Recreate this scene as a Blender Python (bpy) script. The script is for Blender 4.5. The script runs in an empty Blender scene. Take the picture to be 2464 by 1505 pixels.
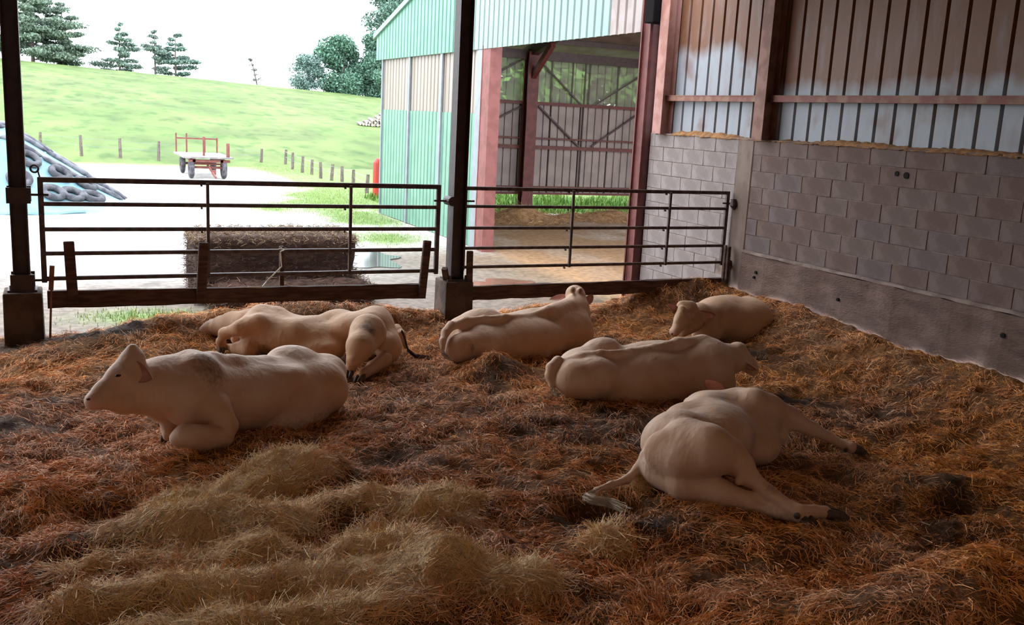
import bpy, bmesh, math, random
import numpy as np
from mathutils import Vector, Matrix

random.seed(5)
RNG = np.random.default_rng(11)
S = bpy.context.scene
COL = S.collection

# ================================================================ camera, sky, exposure
cam = bpy.data.cameras.new('camera')
camo = bpy.data.objects.new('camera', cam)
COL.objects.link(camo)
S.camera = camo
cam.sensor_width = 36.0
cam.lens = 33.85
cam.clip_end = 1000
camo.matrix_world = Matrix(((0.9071, 0.0374, -0.4192, 0.0), (-0.4178, 0.2006, -0.8861, 0.0), (0.0509, 0.979, 0.1976, 2.4), (0, 0, 0, 1)))

world = bpy.data.worlds.new('overcast_sky')
S.world = world
world.use_nodes = True
bgn = world.node_tree.nodes['Background']
bgn.inputs[0].default_value = (0.82, 0.91, 1.0, 1)
bgn.inputs[1].default_value = 1.15
S.view_settings.view_transform = 'Standard'
S.view_settings.look = 'None'
S.view_settings.gamma = 1.0
S.view_settings.use_curve_mapping = False
S.view_settings.exposure = 2.5
S.cycles.use_denoising = True
S.cycles.max_bounces = 7
S.cycles.diffuse_bounces = 5
S.cycles.transparent_max_bounces = 12
S.cycles.caustics_reflective = False
S.cycles.caustics_refractive = False
S.cycles.sample_clamp_indirect = 6

# ================================================================ materials
MATS = {}
def M(name, c, rough=0.8, c2=None, scale=6.0, detail=4.0, bump=0.0, bscale=None, metal=0.0, spec=0.3, stretch=None,
      c3=None, scale3=1.5, lo=0.4, hi=0.6, attr=None, mottle=0.0):
    """procedural material: base colour, optional second/third colour through noise, optional vertex colour, bump"""
    if name in MATS: return MATS[name]
    m = bpy.data.materials.new(name); m.use_nodes = True; MATS[name] = m
    nt = m.node_tree; L = nt.links; N = nt.nodes
    b = N['Principled BSDF']
    b.inputs['Roughness'].default_value = rough; b.inputs['Metallic'].default_value = metal
    b.inputs['Specular IOR Level'].default_value = spec
    tc = N.new('ShaderNodeTexCoord'); src = tc.outputs['Object']
    if stretch:
        mp = N.new('ShaderNodeMapping'); mp.inputs['Scale'].default_value = stretch
        L.new(src, mp.inputs[0]); src = mp.outputs[0]
    def noise(s, d=detail):
        n = N.new('ShaderNodeTexNoise'); n.inputs['Scale'].default_value = s; n.inputs['Detail'].default_value = d
        L.new(src, n.inputs['Vector']); return n.outputs['Fac']
    def ramp(f, a, z):
        r = N.new('ShaderNodeMapRange'); r.inputs['From Min'].default_value = a; r.inputs['From Max'].default_value = z
        r.interpolation_type = 'SMOOTHSTEP'; L.new(f, r.inputs['Value']); return r.outputs['Result']
    def mix(f, a, z):
        x = N.new('ShaderNodeMix'); x.data_type = 'RGBA'
        if isinstance(f, float): x.inputs[0].default_value = f
        else: L.new(f, x.inputs[0])
        for sock, v in ((x.inputs[6], a), (x.inputs[7], z)):
            if isinstance(v, tuple): sock.default_value = (*v, 1)
            else: L.new(v, sock)
        return x.outputs[2]
    col = c
    if attr:
        at = N.new('ShaderNodeVertexColor'); at.layer_name = attr; col = at.outputs['Color']
    if c2 is not None: col = mix(ramp(noise(scale), lo, hi), col, c2)
    if c3 is not None: col = mix(ramp(noise(scale3, 3), 0.48, 0.7), col, c3)
    if mottle:
        r = ramp(noise(scale * 3, 5), 0.3, 0.7)
        mr = N.new('ShaderNodeMapRange'); mr.inputs['To Min'].default_value = 1 - mottle; mr.inputs['To Max'].default_value = 1 + mottle * 0.6
        L.new(r, mr.inputs['Value'])
        v = N.new('ShaderNodeVectorMath'); v.operation = 'SCALE'
        if isinstance(col, tuple): v.inputs[0].default_value = col
        else: L.new(col, v.inputs[0])
        L.new(mr.outputs['Result'], v.inputs['Scale']); col = v.outputs[0]
    if isinstance(col, tuple): b.inputs['Base Color'].default_value = (*col, 1)
    else: L.new(col, b.inputs['Base Color'])
    if bump:
        bp = N.new('ShaderNodeBump'); bp.inputs['Strength'].default_value = bump; bp.inputs['Distance'].default_value = 0.02
        L.new(noise(bscale or scale * 4, 6), bp.inputs['Height']); L.new(bp.outputs[0], b.inputs['Normal'])
    return m

dark_steel = M('dark_rusted_steel', (0.035, 0.014, 0.011), 0.55, (0.052, 0.021, 0.015), 9, bump=.15, spec=.4)
gate_steel = M('gate_steel', (0.045, 0.022, 0.02), 0.5, (0.09, 0.05, 0.04), 12, bump=.1, spec=.4)
red_steel = M('red_oxide_steel', (0.085, 0.016, 0.012), 0.55, (0.115, 0.026, 0.02), 5, bump=.05)
red_light = M('lit_red_steel', (0.20, 0.065, 0.055), 0.6, (0.16, 0.05, 0.04), 5, bump=.05)  # daylight on the shed's front column put into a lighter red
wood_dark = M('dark_wet_wood', (0.055, 0.025, 0.017), 0.8, (0.10, 0.05, 0.035), 4, stretch=(1, 8, 8), bump=.4, bscale=20)
wood_grey = M('weathered_wood', (0.19, 0.15, 0.125), 0.9, (0.11, 0.085, 0.07), 6, stretch=(6, 6, 1), bump=.4)
concrete = M('plinth_concrete', (0.10, 0.065, 0.048), 0.95, (0.06, 0.036, 0.026), 4, bump=.4, bscale=30)
block_a = M('concrete_block_shaded', (0.165, 0.115, 0.10), 0.95, (0.125, 0.085, 0.072), 5, bump=.3, bscale=70, c3=(0.135, 0.08, 0.06), scale3=1.3)  # inner blocks: shade of the pen put into darker, redder colours
block_b = M('concrete_block_shaded_brown', (0.155, 0.10, 0.085), 0.95, (0.115, 0.072, 0.06), 5, bump=.3, bscale=70, c3=(0.14, 0.075, 0.055), scale3=1.3)
block_d = M('concrete_block_shaded_slate', (0.15, 0.11, 0.10), 0.95, (0.115, 0.082, 0.074), 5, bump=.3, bscale=70, c3=(0.13, 0.085, 0.07), scale3=1.3)
block_c = M('concrete_block_lit', (0.25, 0.205, 0.19), 0.95, (0.195, 0.155, 0.14), 5, bump=.3, bscale=70, c3=(0.25, 0.17, 0.13), scale3=1.3)  # blocks beyond the gate: daylight put into a paler colour
mortar = M('mortar', (0.26, 0.185, 0.15), 0.95, (0.12, 0.08, 0.065), 3, bump=.4)
cast_conc = M('cast_concrete', (0.165, 0.102, 0.08), 0.95, (0.125, 0.074, 0.056), 3, bump=.8, bscale=25, stretch=(1, 1, 2.5), c3=(0.10, 0.062, 0.05), scale3=2.5)
ledge_mat = M('ledge_concrete', (0.25, 0.18, 0.15), 0.95, (0.16, 0.11, 0.09), 5, bump=.4)
straw_dust = M('straw_dust', (0.30, 0.14, 0.05), 0.95, (0.20, 0.085, 0.03), 14, bump=.6)
rubber = M('tyre_rubber', (0.05, 0.047, 0.055), 0.8, (0.10, 0.095, 0.105), 6, bump=.2)
green_clad = M('green_cladding', (0.115, 0.225, 0.16), 0.45, (0.135, 0.25, 0.18), 2, spec=.4)
fascia_clad = M('green_fascia_cladding', (0.085, 0.21, 0.135), 0.45, (0.10, 0.235, 0.15), 2, spec=.4)
trim_grey = M('grey_flashing', (0.22, 0.23, 0.25), 0.4, (0.19, 0.2, 0.215), 4)
inner_clad = M('inner_cladding', (0.26, 0.20, 0.175), 0.6, (0.22, 0.165, 0.145), 2)
roof_under = M('roof_sheet', (0.16, 0.11, 0.09), 0.8, (0.12, 0.08, 0.06), 2)
ceiling_mat = M('dusty_roof_sheet', (0.17, 0.08, 0.045), 0.9, (0.13, 0.06, 0.03), 2)
hoof_mat = M('hoof_horn', (0.05, 0.028, 0.02), 0.6, (0.09, 0.05, 0.035), 20, bump=.3)
eye_mat = M('dark_eye', (0.03, 0.012, 0.008), 0.15)
nostril_mat = M('nostril', (0.12, 0.04, 0.035), 0.6)
ear_in = M('inner_ear_skin', (0.55, 0.26, 0.20), 0.8, (0.45, 0.2, 0.15), 15)
twine_mat = M('pale_twine', (0.6, 0.55, 0.48), 0.8)
tarp_mat = M('pale_blue_sheet', (0.12, 0.215, 0.25), 0.5, (0.155, 0.25, 0.28), 1.5, bump=.3, bscale=3)
bag_mat = M('grey_gravel_bag', (0.06, 0.056, 0.07), 0.8, (0.16, 0.155, 0.17), 3, bump=.3)
deck_mat = M('pale_deck_boards', (0.24, 0.215, 0.205), 0.8, (0.17, 0.15, 0.145), 4)
bark = M('bark', (0.13, 0.10, 0.09), 0.95, (0.2, 0.16, 0.14), 4, bump=.4)
log_mat = M('log_bark', (0.17, 0.13, 0.12), 0.9, (0.26, 0.22, 0.2), 3)
log_end = M('log_cut_end', (0.6, 0.5, 0.42), 0.9, (0.45, 0.36, 0.3), 5)
vcol = M('strands', (1, 1, 1), 0.65, attr='Col', spec=.25)
bed_mat = M('bedding_ground', (1, 1, 1), 0.95, attr='Col', bump=.9, bscale=60, scale=10, mottle=.5)
yard_mat = M('yard_ground', (1, 1, 1), 0.9, attr='Col', bump=.4, bscale=20, scale=3, mottle=.3)
hill_mat = M('hill_grass', (0.09, 0.133, 0.03), 0.95, (0.117, 0.152, 0.042), 0.13, detail=6, stretch=(1, .5, 1), c3=(0.056, 0.108, 0.02), scale3=1.1, mottle=.28)
hair_mat = M('tail_hair', (0.66, 0.52, 0.40), 0.7, (0.5, 0.36, 0.25), 12)
hair_dark = M('soiled_tail_hair', (0.05, 0.028, 0.02), 0.7, (0.09, 0.05, 0.035), 12)
water = M('puddle_water', (0.06, 0.05, 0.045), 0.06, spec=.5)
mud_water = M('muddy_puddle', (0.16, 0.075, 0.05), 0.12, (0.22, 0.11, 0.07), 1.2, spec=.5)

def coat_material():
    m = bpy.data.materials.new('cream_coat'); m.use_nodes = True
    N, L = m.node_tree.nodes, m.node_tree.links; b = N['Principled BSDF']
    b.inputs['Roughness'].default_value = 0.62; b.inputs['Specular IOR Level'].default_value = .22
    b.inputs['Sheen Weight'].default_value = .12; b.inputs['Sheen Roughness'].default_value = .4
    tc = N.new('ShaderNodeTexCoord')
    def noise(s, d, stretch=None):
        n = N.new('ShaderNodeTexNoise'); n.inputs['Scale'].default_value = s; n.inputs['Detail'].default_value = d
        L.new(tc.outputs['Object'], n.inputs['Vector']); return n.outputs['Fac']
    def mr(f, a, z):
        r = N.new('ShaderNodeMapRange'); r.inputs['From Min'].default_value = a; r.inputs['From Max'].default_value = z
        L.new(f, r.inputs['Value']); return r.outputs['Result']
    def mix(f, a, z):
        x = N.new('ShaderNodeMix'); x.data_type = 'RGBA'; L.new(f, x.inputs[0])
        for sock, v in ((x.inputs[6], a), (x.inputs[7], z)):
            if isinstance(v, tuple): sock.default_value = (*v, 1)
            else: L.new(v, sock)
        return x.outputs[2]
    c = mix(mr(noise(3.0, 3), .35, .68), (0.61, 0.40, 0.28), (0.53, 0.295, 0.175))
    at = N.new('ShaderNodeVertexColor'); at.layer_name = 'soil'
    sep = N.new('ShaderNodeSeparateColor'); L.new(at.outputs['Color'], sep.inputs[0])
    c = mix(sep.outputs[2], c, (0.46, 0.245, 0.12))          # per-animal tint: light and shade put into the coat
    # soiling, plus shade blobs on one cow: noise breaks both into tufts
    ad = N.new('ShaderNodeMath'); ad.operation = 'MULTIPLY_ADD'
    L.new(noise(38, 4), ad.inputs[0]); ad.inputs[1].default_value = 1.3; ad.inputs[2].default_value = -.65
    a2 = N.new('ShaderNodeMath'); a2.operation = 'ADD'; L.new(ad.outputs[0], a2.inputs[0]); L.new(sep.outputs[0], a2.inputs[1])
    a2.use_clamp = True
    mu = N.new('ShaderNodeMath'); mu.operation = 'MULTIPLY'; L.new(a2.outputs[0], mu.inputs[0])
    g = mr(sep.outputs[0], 0.02, .4); L.new(g, mu.inputs[1])
    c = mix(mu.outputs[0], c, (0.10, 0.045, 0.025))
    c = mix(sep.outputs[1], c, (0.62, 0.36, 0.29))         # bare pink skin of muzzle and belly
    L.new(c, b.inputs['Base Color'])
    bp = N.new('ShaderNodeBump'); bp.inputs['Strength'].default_value = .35; bp.inputs['Distance'].default_value = .012
    mp = N.new('ShaderNodeMapping'); mp.inputs['Scale'].default_value = (1, 1, .3); L.new(tc.outputs['Object'], mp.inputs[0])
    n2 = N.new('ShaderNodeTexNoise'); n2.inputs['Scale'].default_value = 16; n2.inputs['Detail'].default_value = 3; L.new(mp.outputs[0], n2.inputs['Vector'])
    b2 = N.new('ShaderNodeBump'); b2.inputs['Strength'].default_value = .35; b2.inputs['Distance'].default_value = .03       # loose skin folds
    L.new(n2.outputs['Fac'], b2.inputs['Height']); L.new(b2.outputs[0], bp.inputs['Normal'])
    L.new(noise(26, 6), bp.inputs['Height']); L.new(bp.outputs[0], b.inputs['Normal'])
    return m
coat = coat_material()

# ================================================================ builders
ORG = {}
def put(name, me, mat, parent=None):
    o = bpy.data.objects.new(name, me); COL.objects.link(o)
    if mat is not None:
        for mm in (mat if isinstance(mat, (list, tuple)) else [mat]): me.materials.append(mm)
    if parent is not None:
        o.parent = parent
        off = ORG.get(parent.name)
        if off is not None: me.transform(Matrix.Translation(-Vector(off)))
        ORG[o.name] = off
    return o
def obj(name, bm, mat, parent=None, smooth=False):
    me = bpy.data.meshes.new(name); bm.to_mesh(me); bm.free()
    if smooth:
        for p in me.polygons: p.use_smooth = True
    return put(name, me, mat, parent)
def thing(name, label, cat, loc=(0, 0, 0), group=None):
    o = bpy.data.objects.new(name, None); COL.objects.link(o); o.location = loc; o.empty_display_size = .2
    ORG[o.name] = tuple(loc)
    o['label'] = label; o['category'] = cat
    if group: o['group'] = group
    return o
def tag(o, label, cat, group=None, kind=None):
    o['label'] = label; o['category'] = cat
    if group: o['group'] = group
    if kind: o['kind'] = kind
    return o
def struct(o, label=None):
    o['kind'] = 'structure'
    if label: o['label'] = label
    return o
def B(): return bmesh.new()
def box(bm, x0, x1, y0, y1, z0, z1, mi=0):
    v = [bm.verts.new(p) for p in ((x0, y0, z0), (x1, y0, z0), (x1, y1, z0), (x0, y1, z0), (x0, y0, z1), (x1, y0, z1), (x1, y1, z1), (x0, y1, z1))]
    for f in ((0, 3, 2, 1), (4, 5, 6, 7), (0, 1, 5, 4), (1, 2, 6, 5), (2, 3, 7, 6), (3, 0, 4, 7)):
        bm.faces.new([v[i] for i in f]).material_index = mi
    return v
def bar(bm, p, q, w, h=None, up=(0, 0, 1), mi=0):
    """rectangular bar from p to q, w wide and h high"""
    h = h or w; p, q = Vector(p), Vector(q); d = (q - p).normalized(); u = Vector(up)
    s = d.cross(u)
    if s.length < 1e-3: s = d.cross(Vector((1, 0, 0)))
    s.normalize(); u = s.cross(d)
    r = []
    for c in (p, q):
        r.append([bm.verts.new(c + s * a * w / 2 + u * b * h / 2) for a, b in ((-1, -1), (1, -1), (1, 1), (-1, 1))])
    for i in range(4):
        bm.faces.new((r[0][i], r[0][(i + 1) % 4], r[1][(i + 1) % 4], r[1][i])).material_index = mi
    bm.faces.new(r[0][::-1]).material_index = mi; bm.faces.new(r[1]).material_index = mi
def tube(bm, pts, r, n=8, cap=True, mi=0):
    """round tube along points; r may be a list"""
    pts = [Vector(p) for p in pts]; rs = r if isinstance(r, (list, tuple)) else [r] * len(pts); rings = []
    prev = None
    for i, p in enumerate(pts):
        d = (pts[min(i + 1, len(pts) - 1)] - pts[max(i - 1, 0)]).normalized()
        s = d.cross(Vector((0, 0, 1))) if prev is None else prev - d * prev.dot(d)
        if s.length < 1e-3: s = d.cross(Vector((1, 0, 0)))
        s.normalize(); prev = s; u = d.cross(s)
        rings.append([bm.verts.new(p + (s * math.cos(2 * math.pi * k / n) + u * math.sin(2 * math.pi * k / n)) * rs[i]) for k in range(n)])
    for a, b in zip(rings, rings[1:]):
        for k in range(n): bm.faces.new((a[k], a[(k + 1) % n], b[(k + 1) % n], b[k])).material_index = mi
    if cap: bm.faces.new(rings[0][::-1]).material_index = mi; bm.faces.new(rings[-1]).material_index = mi
def torus(bm, c, nrm, R, r, nu=18, nv=8, sq=1.0):
    c = Vector(c); q = Vector(nrm).normalized().to_track_quat('Z', 'Y').to_matrix(); g = []
    for i in range(nu):
        a = 2 * math.pi * i / nu; row = []
        for j in range(nv):
            b = 2 * math.pi * j / nv
            row.append(bm.verts.new(c + q @ Vector(((R + r * math.cos(b)) * math.cos(a), (R + r * math.cos(b)) * math.sin(a), r * sq * math.sin(b)))))
        g.append(row)
    for i in range(nu):
        for j in range(nv): bm.faces.new((g[i][j], g[(i + 1) % nu][j], g[(i + 1) % nu][(j + 1) % nv], g[i][(j + 1) % nv]))
def hbeam(bm, x, y, z0, z1, w, d, t=.014, web='x'):
    """H section; web along x or y"""
    if web == 'x':
        box(bm, x - w / 2, x - w / 2 + t, y - d / 2, y + d / 2, z0, z1); box(bm, x + w / 2 - t, x + w / 2, y - d / 2, y + d / 2, z0, z1)
        box(bm, x - w / 2 + t, x + w / 2 - t, y - t / 2, y + t / 2, z0, z1)
    else:
        box(bm, x - w / 2, x + w / 2, y - d / 2, y - d / 2 + t, z0, z1); box(bm, x - w / 2, x + w / 2, y + d / 2 - t, y + d / 2, z0, z1)
        box(bm, x - t / 2, x + t / 2, y - d / 2 + t, y + d / 2 - t, z0, z1)
def bevel(bm, w, seg=1):
    bmesh.ops.bevel(bm, geom=list(bm.edges), offset=w, segments=seg, affect='EDGES', profile=.6)
def npmesh(name, V, F, col=None, smooth=True, cname='Col'):
    """mesh from numpy arrays (all faces with the same corner count), optional per-vertex colour"""
    me = bpy.data.meshes.new(name); V = np.ascontiguousarray(V, np.float32); F = np.ascontiguousarray(F, np.int32)
    nf, k = F.shape
    me.vertices.add(len(V)); me.vertices.foreach_set('co', V.ravel())
    me.loops.add(nf * k); me.loops.foreach_set('vertex_index', F.ravel())
    me.polygons.add(nf); me.polygons.foreach_set('loop_start', np.arange(nf, dtype=np.int32) * k)
    me.polygons.foreach_set('loop_total', np.full(nf, k, np.int32))
    me.polygons.foreach_set('use_smooth', np.full(nf, smooth))
    me.update(calc_edges=True)
    if col is not None:
        a = me.color_attributes.new(cname, 'FLOAT_COLOR', 'POINT')
        c = np.ones((len(V), 4), np.float32); c[:, :3] = col; a.data.foreach_set('color', c.ravel())
    me.validate()
    return me

# value noise in the ground plane
_T = np.random.default_rng(3).random((256, 256))
def vn(x, y, f, s=0):
    x = np.asarray(x) * f + s * 17.3; y = np.asarray(y) * f + s * 5.7
    xi = np.floor(x).astype(int); yi = np.floor(y).astype(int); u = x - xi; v = y - yi
    u = u * u * (3 - 2 * u); v = v * v * (3 - 2 * v)
    g = lambda a, b: _T[(xi + a) & 255, (yi + b) & 255]
    return (g(0, 0) * (1 - u) + g(1, 0) * u) * (1 - v) + (g(0, 1) * (1 - u) + g(1, 1) * u) * v
def fbm(x, y, f, s=0, o=4):
    r = 0; a = .5
    for i in range(o): r = r + a * vn(x, y, f * 2 ** i, s + i * 3); a *= .5
    return r / (1 - .5 ** o)
def ss(a, b, x):
    t = np.clip((np.asarray(x) - a) / (b - a), 0, 1); return t * t * (3 - 2 * t)
def gauss(x, y, cx, cy, rx, ry): return np.exp(-((x - cx) / rx) ** 2 - ((y - cy) / ry) ** 2)

def ribbons(cen, th, pitch, L, w, bend, seg=2, roll=None, taper=False, droop=None):
    """N thin curved ribbons; th heading, pitch climb, bend heading change along the length"""
    n = len(cen); t = np.linspace(-.5, .5, seg + 1)
    P = np.zeros((n, seg + 1, 3)); A = th[:, None] + bend[:, None] * t[None]
    pt = pitch[:, None] + (np.zeros((n, 1)) if droop is None else droop[:, None]) * t[None]
    dl = (L / seg)[:, None]
    dx = np.cos(A) * np.cos(pt) * dl; dy = np.sin(A) * np.cos(pt) * dl; dz = np.sin(pt) * dl
    for i, d in enumerate((dx, dy, dz)):
        c = np.cumsum(d, 1); c = np.concatenate([np.zeros((n, 1)), c[:, :-1]], 1)
        P[:, :, i] = cen[:, None, i] + c - (c[:, seg // 2][:, None] if not taper else 0)
    sx = -np.sin(A); sy = np.cos(A)
    roll = np.zeros(n) if roll is None else roll
    cr = np.cos(roll)[:, None]; sr = np.sin(roll)[:, None]
    sd = np.stack([sx * cr, sy * cr, np.broadcast_to(sr, A.shape)], 2)
    ww = w[:, None] * (np.linspace(1, .15, seg + 1)[None] if taper else np.ones((1, seg + 1)))
    V = np.stack([P - sd * ww[:, :, None] / 2, P + sd * ww[:, :, None] / 2], 2).reshape(-1, 3)
    base = (np.arange(n) * (seg + 1) * 2)[:, None] + (np.arange(seg) * 2)[None]
    F = np.stack([base, base + 1, base + 3, base + 2], 2).reshape(-1, 4)
    return V, F, (seg + 1) * 2

# ================================================================ the bedding
MOUNDS = [(1.33, 6.02, .35, .2, .08), (.5, 5.28, .4, .24, .10), (1.6, 5.3, .4, .2, .05), (1.7, 4.4, .4, .25, .06),
          (3.66, 8.05, .34, .26, .22), (3.95, 3.25, .55, .30, .14), (4.6, 3.3, .5, .35, .12), (7.45, 10.3, .55, .3, .36), (6.75, 10.4, .45, .28, .20),
          (7.9, 9.2, .4, .9, .12), (.2, 9.95, .6, .3, .14), (.9, 10.3, .7, .35, .16), (2.2, 10.5, 1.1, .3, .22), (3.2, 10.4, .8, .3, .15), (5.3, 10.5, 1.0, .4, .12),
          (2.95, 4.55, .4, .25, .08), (2.2, 6.4, .5, .3, .05), (5.3, 4.4, .5, .4, .08), (-.1, 6.2, .4, .4, .06), (3.2, 6.4, .5, .35, .07), (6.6, 9.6, .5, .4, .08)]
HOLES = [(5.35, 4.15, .25, .2, .08), (2.95, 4.85, .25, .18, .12), (1.9, 6.2, .25, .18, .08), (.1, 5.75, .3, .2, .06), (1.3, 4.9, .25, .12, .06), (3.0, 4.95, .2, .15, .08), (5.2, 3.3, .3, .2, .08)]
HAY = [(1.33, 6.02, .30, .16), (1.0, 5.82, .34, .14), (.62, 5.62, .26, .12), (.5, 5.28, .40, .20), (.95, 5.22, .30, .13), (1.55, 5.38, .30, .13), (1.95, 5.12, .28, .17), (2.25, 5.25, .2, .1),
       (1.50, 4.80, .32, .16), (.75, 4.85, .35, .12), (.15, 4.95, .25, .10), (1.75, 4.38, .32, .22), (1.15, 4.45, .34, .14), (.55, 4.50, .34, .16), (.05, 4.52, .25, .12), (1.0, 4.08, .5, .16), (.3, 4.12, .4, .14), (2.15, 4.15, .2, .14),
       (3.5, 5.2, .14, .07), (2.72, 4.42, .2, .10)]
def bed(x, y):
    h = .11 * (fbm(x, y, .9, 1) - .5) + .12 * (fbm(x, y, 3.2, 4) - .5) + .085 * (fbm(x, y, 8.0, 7, 3) - .5)
    for cx, cy, rx, ry, a in MOUNDS: h = h + a * gauss(x, y, cx, cy, rx, ry)
    kk = np.clip(sum(gauss(x, y, *q) for q in HAY), 0, 1); h = h + kk * (.10 * (fbm(x, y, 3.6, 25, 3) - .4) + .075)
    for cx, cy, rx, ry, a in HOLES: h = h - a * gauss(x, y, cx, cy, rx, ry)
    h = h + .27 * ss(6.8, 8.05, x) * (1 - ss(9.6, 10.8, y) * .6)
    e = ss(10.55, 11.5, y - .12 * (fbm(x, y, 1.5, 9) - .5) * 4)
    return h * (1 - e) - .47 * e
DUNG = [(5.4, 4.15, .28, .2), (2.95, 4.85, .3, .2), (1.95, 6.2, .45, .2), (.05, 5.8, .45, .35), (5.25, 3.3, .4, .25), (3.05, 4.6, .3, .2), (1.3, 4.9, .3, .15), (.3, 10.2, .6, .25),
        (6.9, 7.6, .6, .5), (6.0, 6.6, .5, .3), (2.9, 10.0, .6, .25), (3.1, 3.5, .3, .2), (4.3, 3.2, .25, .12), (-.2, 10.1, .3, .3), (6.3, 8.3, .6, .3)]
def weights(x, y):
    k = sum(gauss(x, y, *q) for q in HAY); k = np.clip((k * (.45 + 1.2 * fbm(x, y, 3.2, 21)) - .22) * 1.9, 0, 1)
    d = sum(gauss(x, y, *q) for q in DUNG); d = np.clip(d * 1.1 + 2.2 * (fbm(x, y, 1.6, 31) - .60) * 1.6, 0, 1)
    p = np.clip((fbm(x, y, 2.2, 41) - .50) * 3 , 0, 1)          # pale trampled patches
    r = np.clip((fbm(x, y, .7, 51) - .42) * 3.2 + .25 - .12 * (x - 3), 0, 1)   # redder, older litter to the left
    return k, d, p, r
C_OR = np.array((.74, .285, .058)); C_RED = np.array((.50, .205, .08)); C_PALE = np.array((.62, .39, .25)); C_DUNG = np.array((.06, .03, .02)); C_HAY = np.array((.76, .50, .215))
def bedcol(x, y, hk=.35):
    k, d, p, r = [a[..., None] for a in weights(x, y)]; k = k * hk
    c = C_OR * (1 - r) + C_RED * r
    c = c * (1 - .45 * p) + C_PALE * .45 * p
    c = c * (1 - k) + C_HAY * k
    return c * (1 - .85 * d * (1 - k)) + C_DUNG * .85 * d * (1 - k)

def grid(x0, x1, y0, y1, st, hf):
    nx = int((x1 - x0) / st) + 1; ny = int((y1 - y0) / st) + 1
    X, Y = np.meshgrid(np.linspace(x0, x1, nx), np.linspace(y0, y1, ny), indexing='ij')
    Z = hf(X, Y); V = np.stack([X, Y, Z], 2).reshape(-1, 3)
    i = (np.arange(nx - 1)[:, None] * ny + np.arange(ny - 1)[None]).ravel()
    return V, np.stack([i, i + ny, i + ny + 1, i + 1], 1)
V, F = grid(-3.5, 8.04, 1.6, 11.9, .035, bed)
me = npmesh('floor', V, F, bedcol(V[:, 0], V[:, 1]) * .30)  # base colour darkened so the gaps between strands look shaded
struct(put('floor', me, bed_mat), 'trampled straw bedding covering the floor of the cattle pen')
bmx = B(); box(bmx, -14, 8.3, -8, 1.7, -.3, -.08); box(bmx, -14, -3.4, 1.7, 11.0, -.3, -.02)
struct(obj('floor_slab', bmx, M('straw_floor', (.22, .10, .05), .95, (.14, .06, .03), 3)), 'littered barn floor outside the bedded pen')

def scatter(n, x0, x1, y0, y1, dens):
    out = []
    while sum(len(o) for o in out) < n:
        p = np.stack([RNG.uniform(x0, x1, n), RNG.uniform(y0, y1, n)], 1)
        out.append(p[RNG.random(n) < dens(p[:, 0], p[:, 1])])
    return np.concatenate(out)[:n]
# pen seen by the camera: a wedge from the near edge to the gates
def inview(x, y):
    return (x > -2.4) & (x < 8.02) & (x < 1.6 * y + 1.2)
def straw(name, n, dens, L, w, label, kscale=1.0, seg=2, bendy=.8, lift=.03, pitch=.22, hay=False):
    p = scatter(n, -2.2, 7.97, 2.0, 11.1, dens); x, y = p[:, 0], p[:, 1]
    k, d, pp, r = weights(x, y)
    th = 2 * math.pi * vn(x, y, 1.1 if not hay else 1.7, 61) * 1.6 + RNG.normal(0, .75 if not hay else .6, n)
    ln = RNG.uniform(L[0], L[1], n) * (.7 + .6 * RNG.random(n)); wd = RNG.uniform(w[0], w[1], n)
    z = bed(x, y) + RNG.random(n) ** 2 * lift + .004
    # follow the slope of the litter
    e = .04; sl = (bed(x + e * np.cos(th), y + e * np.sin(th)) - bed(x - e * np.cos(th), y - e * np.sin(th))) / (2 * e)
    pt = np.arctan(np.clip(sl, -1, 1)) + RNG.normal(0, pitch, n)
    V, F, q = ribbons(np.stack([x, y, z], 1), th, pt, ln, wd, RNG.normal(0, bendy, n), seg, RNG.normal(0, .6, n), droop=RNG.normal(-.5, .4, n))
    if hay:                                                       # long stems drape over the mounds instead of standing off them
        W3 = V.reshape(n, q // 2, 2, 3); zl = (RNG.random(n) ** 1.6 * lift)[:, None, None] + RNG.normal(0, .006, (n, q // 2, 1))
        ends = np.abs(np.linspace(-1, 1, q // 2))[None, :, None] ** 3 * (RNG.random(n) ** 3)[:, None, None] * .06
        free = (RNG.random(n) < .11)[:, None, None]
        W3[..., 2] = np.where(free, W3[..., 2], bed(W3[..., 0], W3[..., 1]) + zl + ends + .004); V = W3.reshape(-1, 3)
    c = bedcol(x, y, 1.0 if hay else .45)
    if hay: c = c * (.55 + .9 * fbm(x, y, 4.5, 29, 3))[:, None]
    br = np.exp(RNG.normal(.12, .55, n)); br = np.where(RNG.random(n) < .07, br * 1.7, br)
    c = c * br[:, None]
    pale = (RNG.random(n) < .07 * (1 - .6 * d))[:, None]; c = np.where(pale, C_PALE * (.8 + .5 * RNG.random(n))[:, None], c)
    if hay: c = np.where((RNG.random(n) < .12)[:, None], c * np.array((1.25, 1.25, 1.35)), c)
    me = npmesh(name, V, F, np.repeat(c * np.minimum(1, .82 / c.max(1))[:, None], q, 0), smooth=False)
    o = put(name, me, vcol); tag(o, label, 'straw' if not hay else 'hay', kind='stuff'); return o
straw('straw_bedding', 285000, lambda x, y: np.where(inview(x, y), np.clip((5.2 / np.maximum(np.hypot(x * .43 + y * .9, 0), 3)) ** 2, .3, 1) * (1 - .75 * weights(x, y)[1]) * np.clip((fbm(x, y, 6.5, 23, 3) - .31) * 5, .15, 1), 0),
      (.04, .14), (.002, .0048), 'loose orange and brown straw strewn all over the pen floor')
straw('hay', 42000, lambda x, y: np.clip(weights(x, y)[0] - .08, 0, 1) * 1.4 * np.clip((fbm(x, y, 3.4, 27, 3) - .37) * 6, .08, 1), (.14, .42), (.0016, .0034), 'khaki tufts of fine hay heaped at the front left of the pen',
      seg=4, bendy=1.9, lift=.05, pitch=.22, hay=True)

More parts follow.
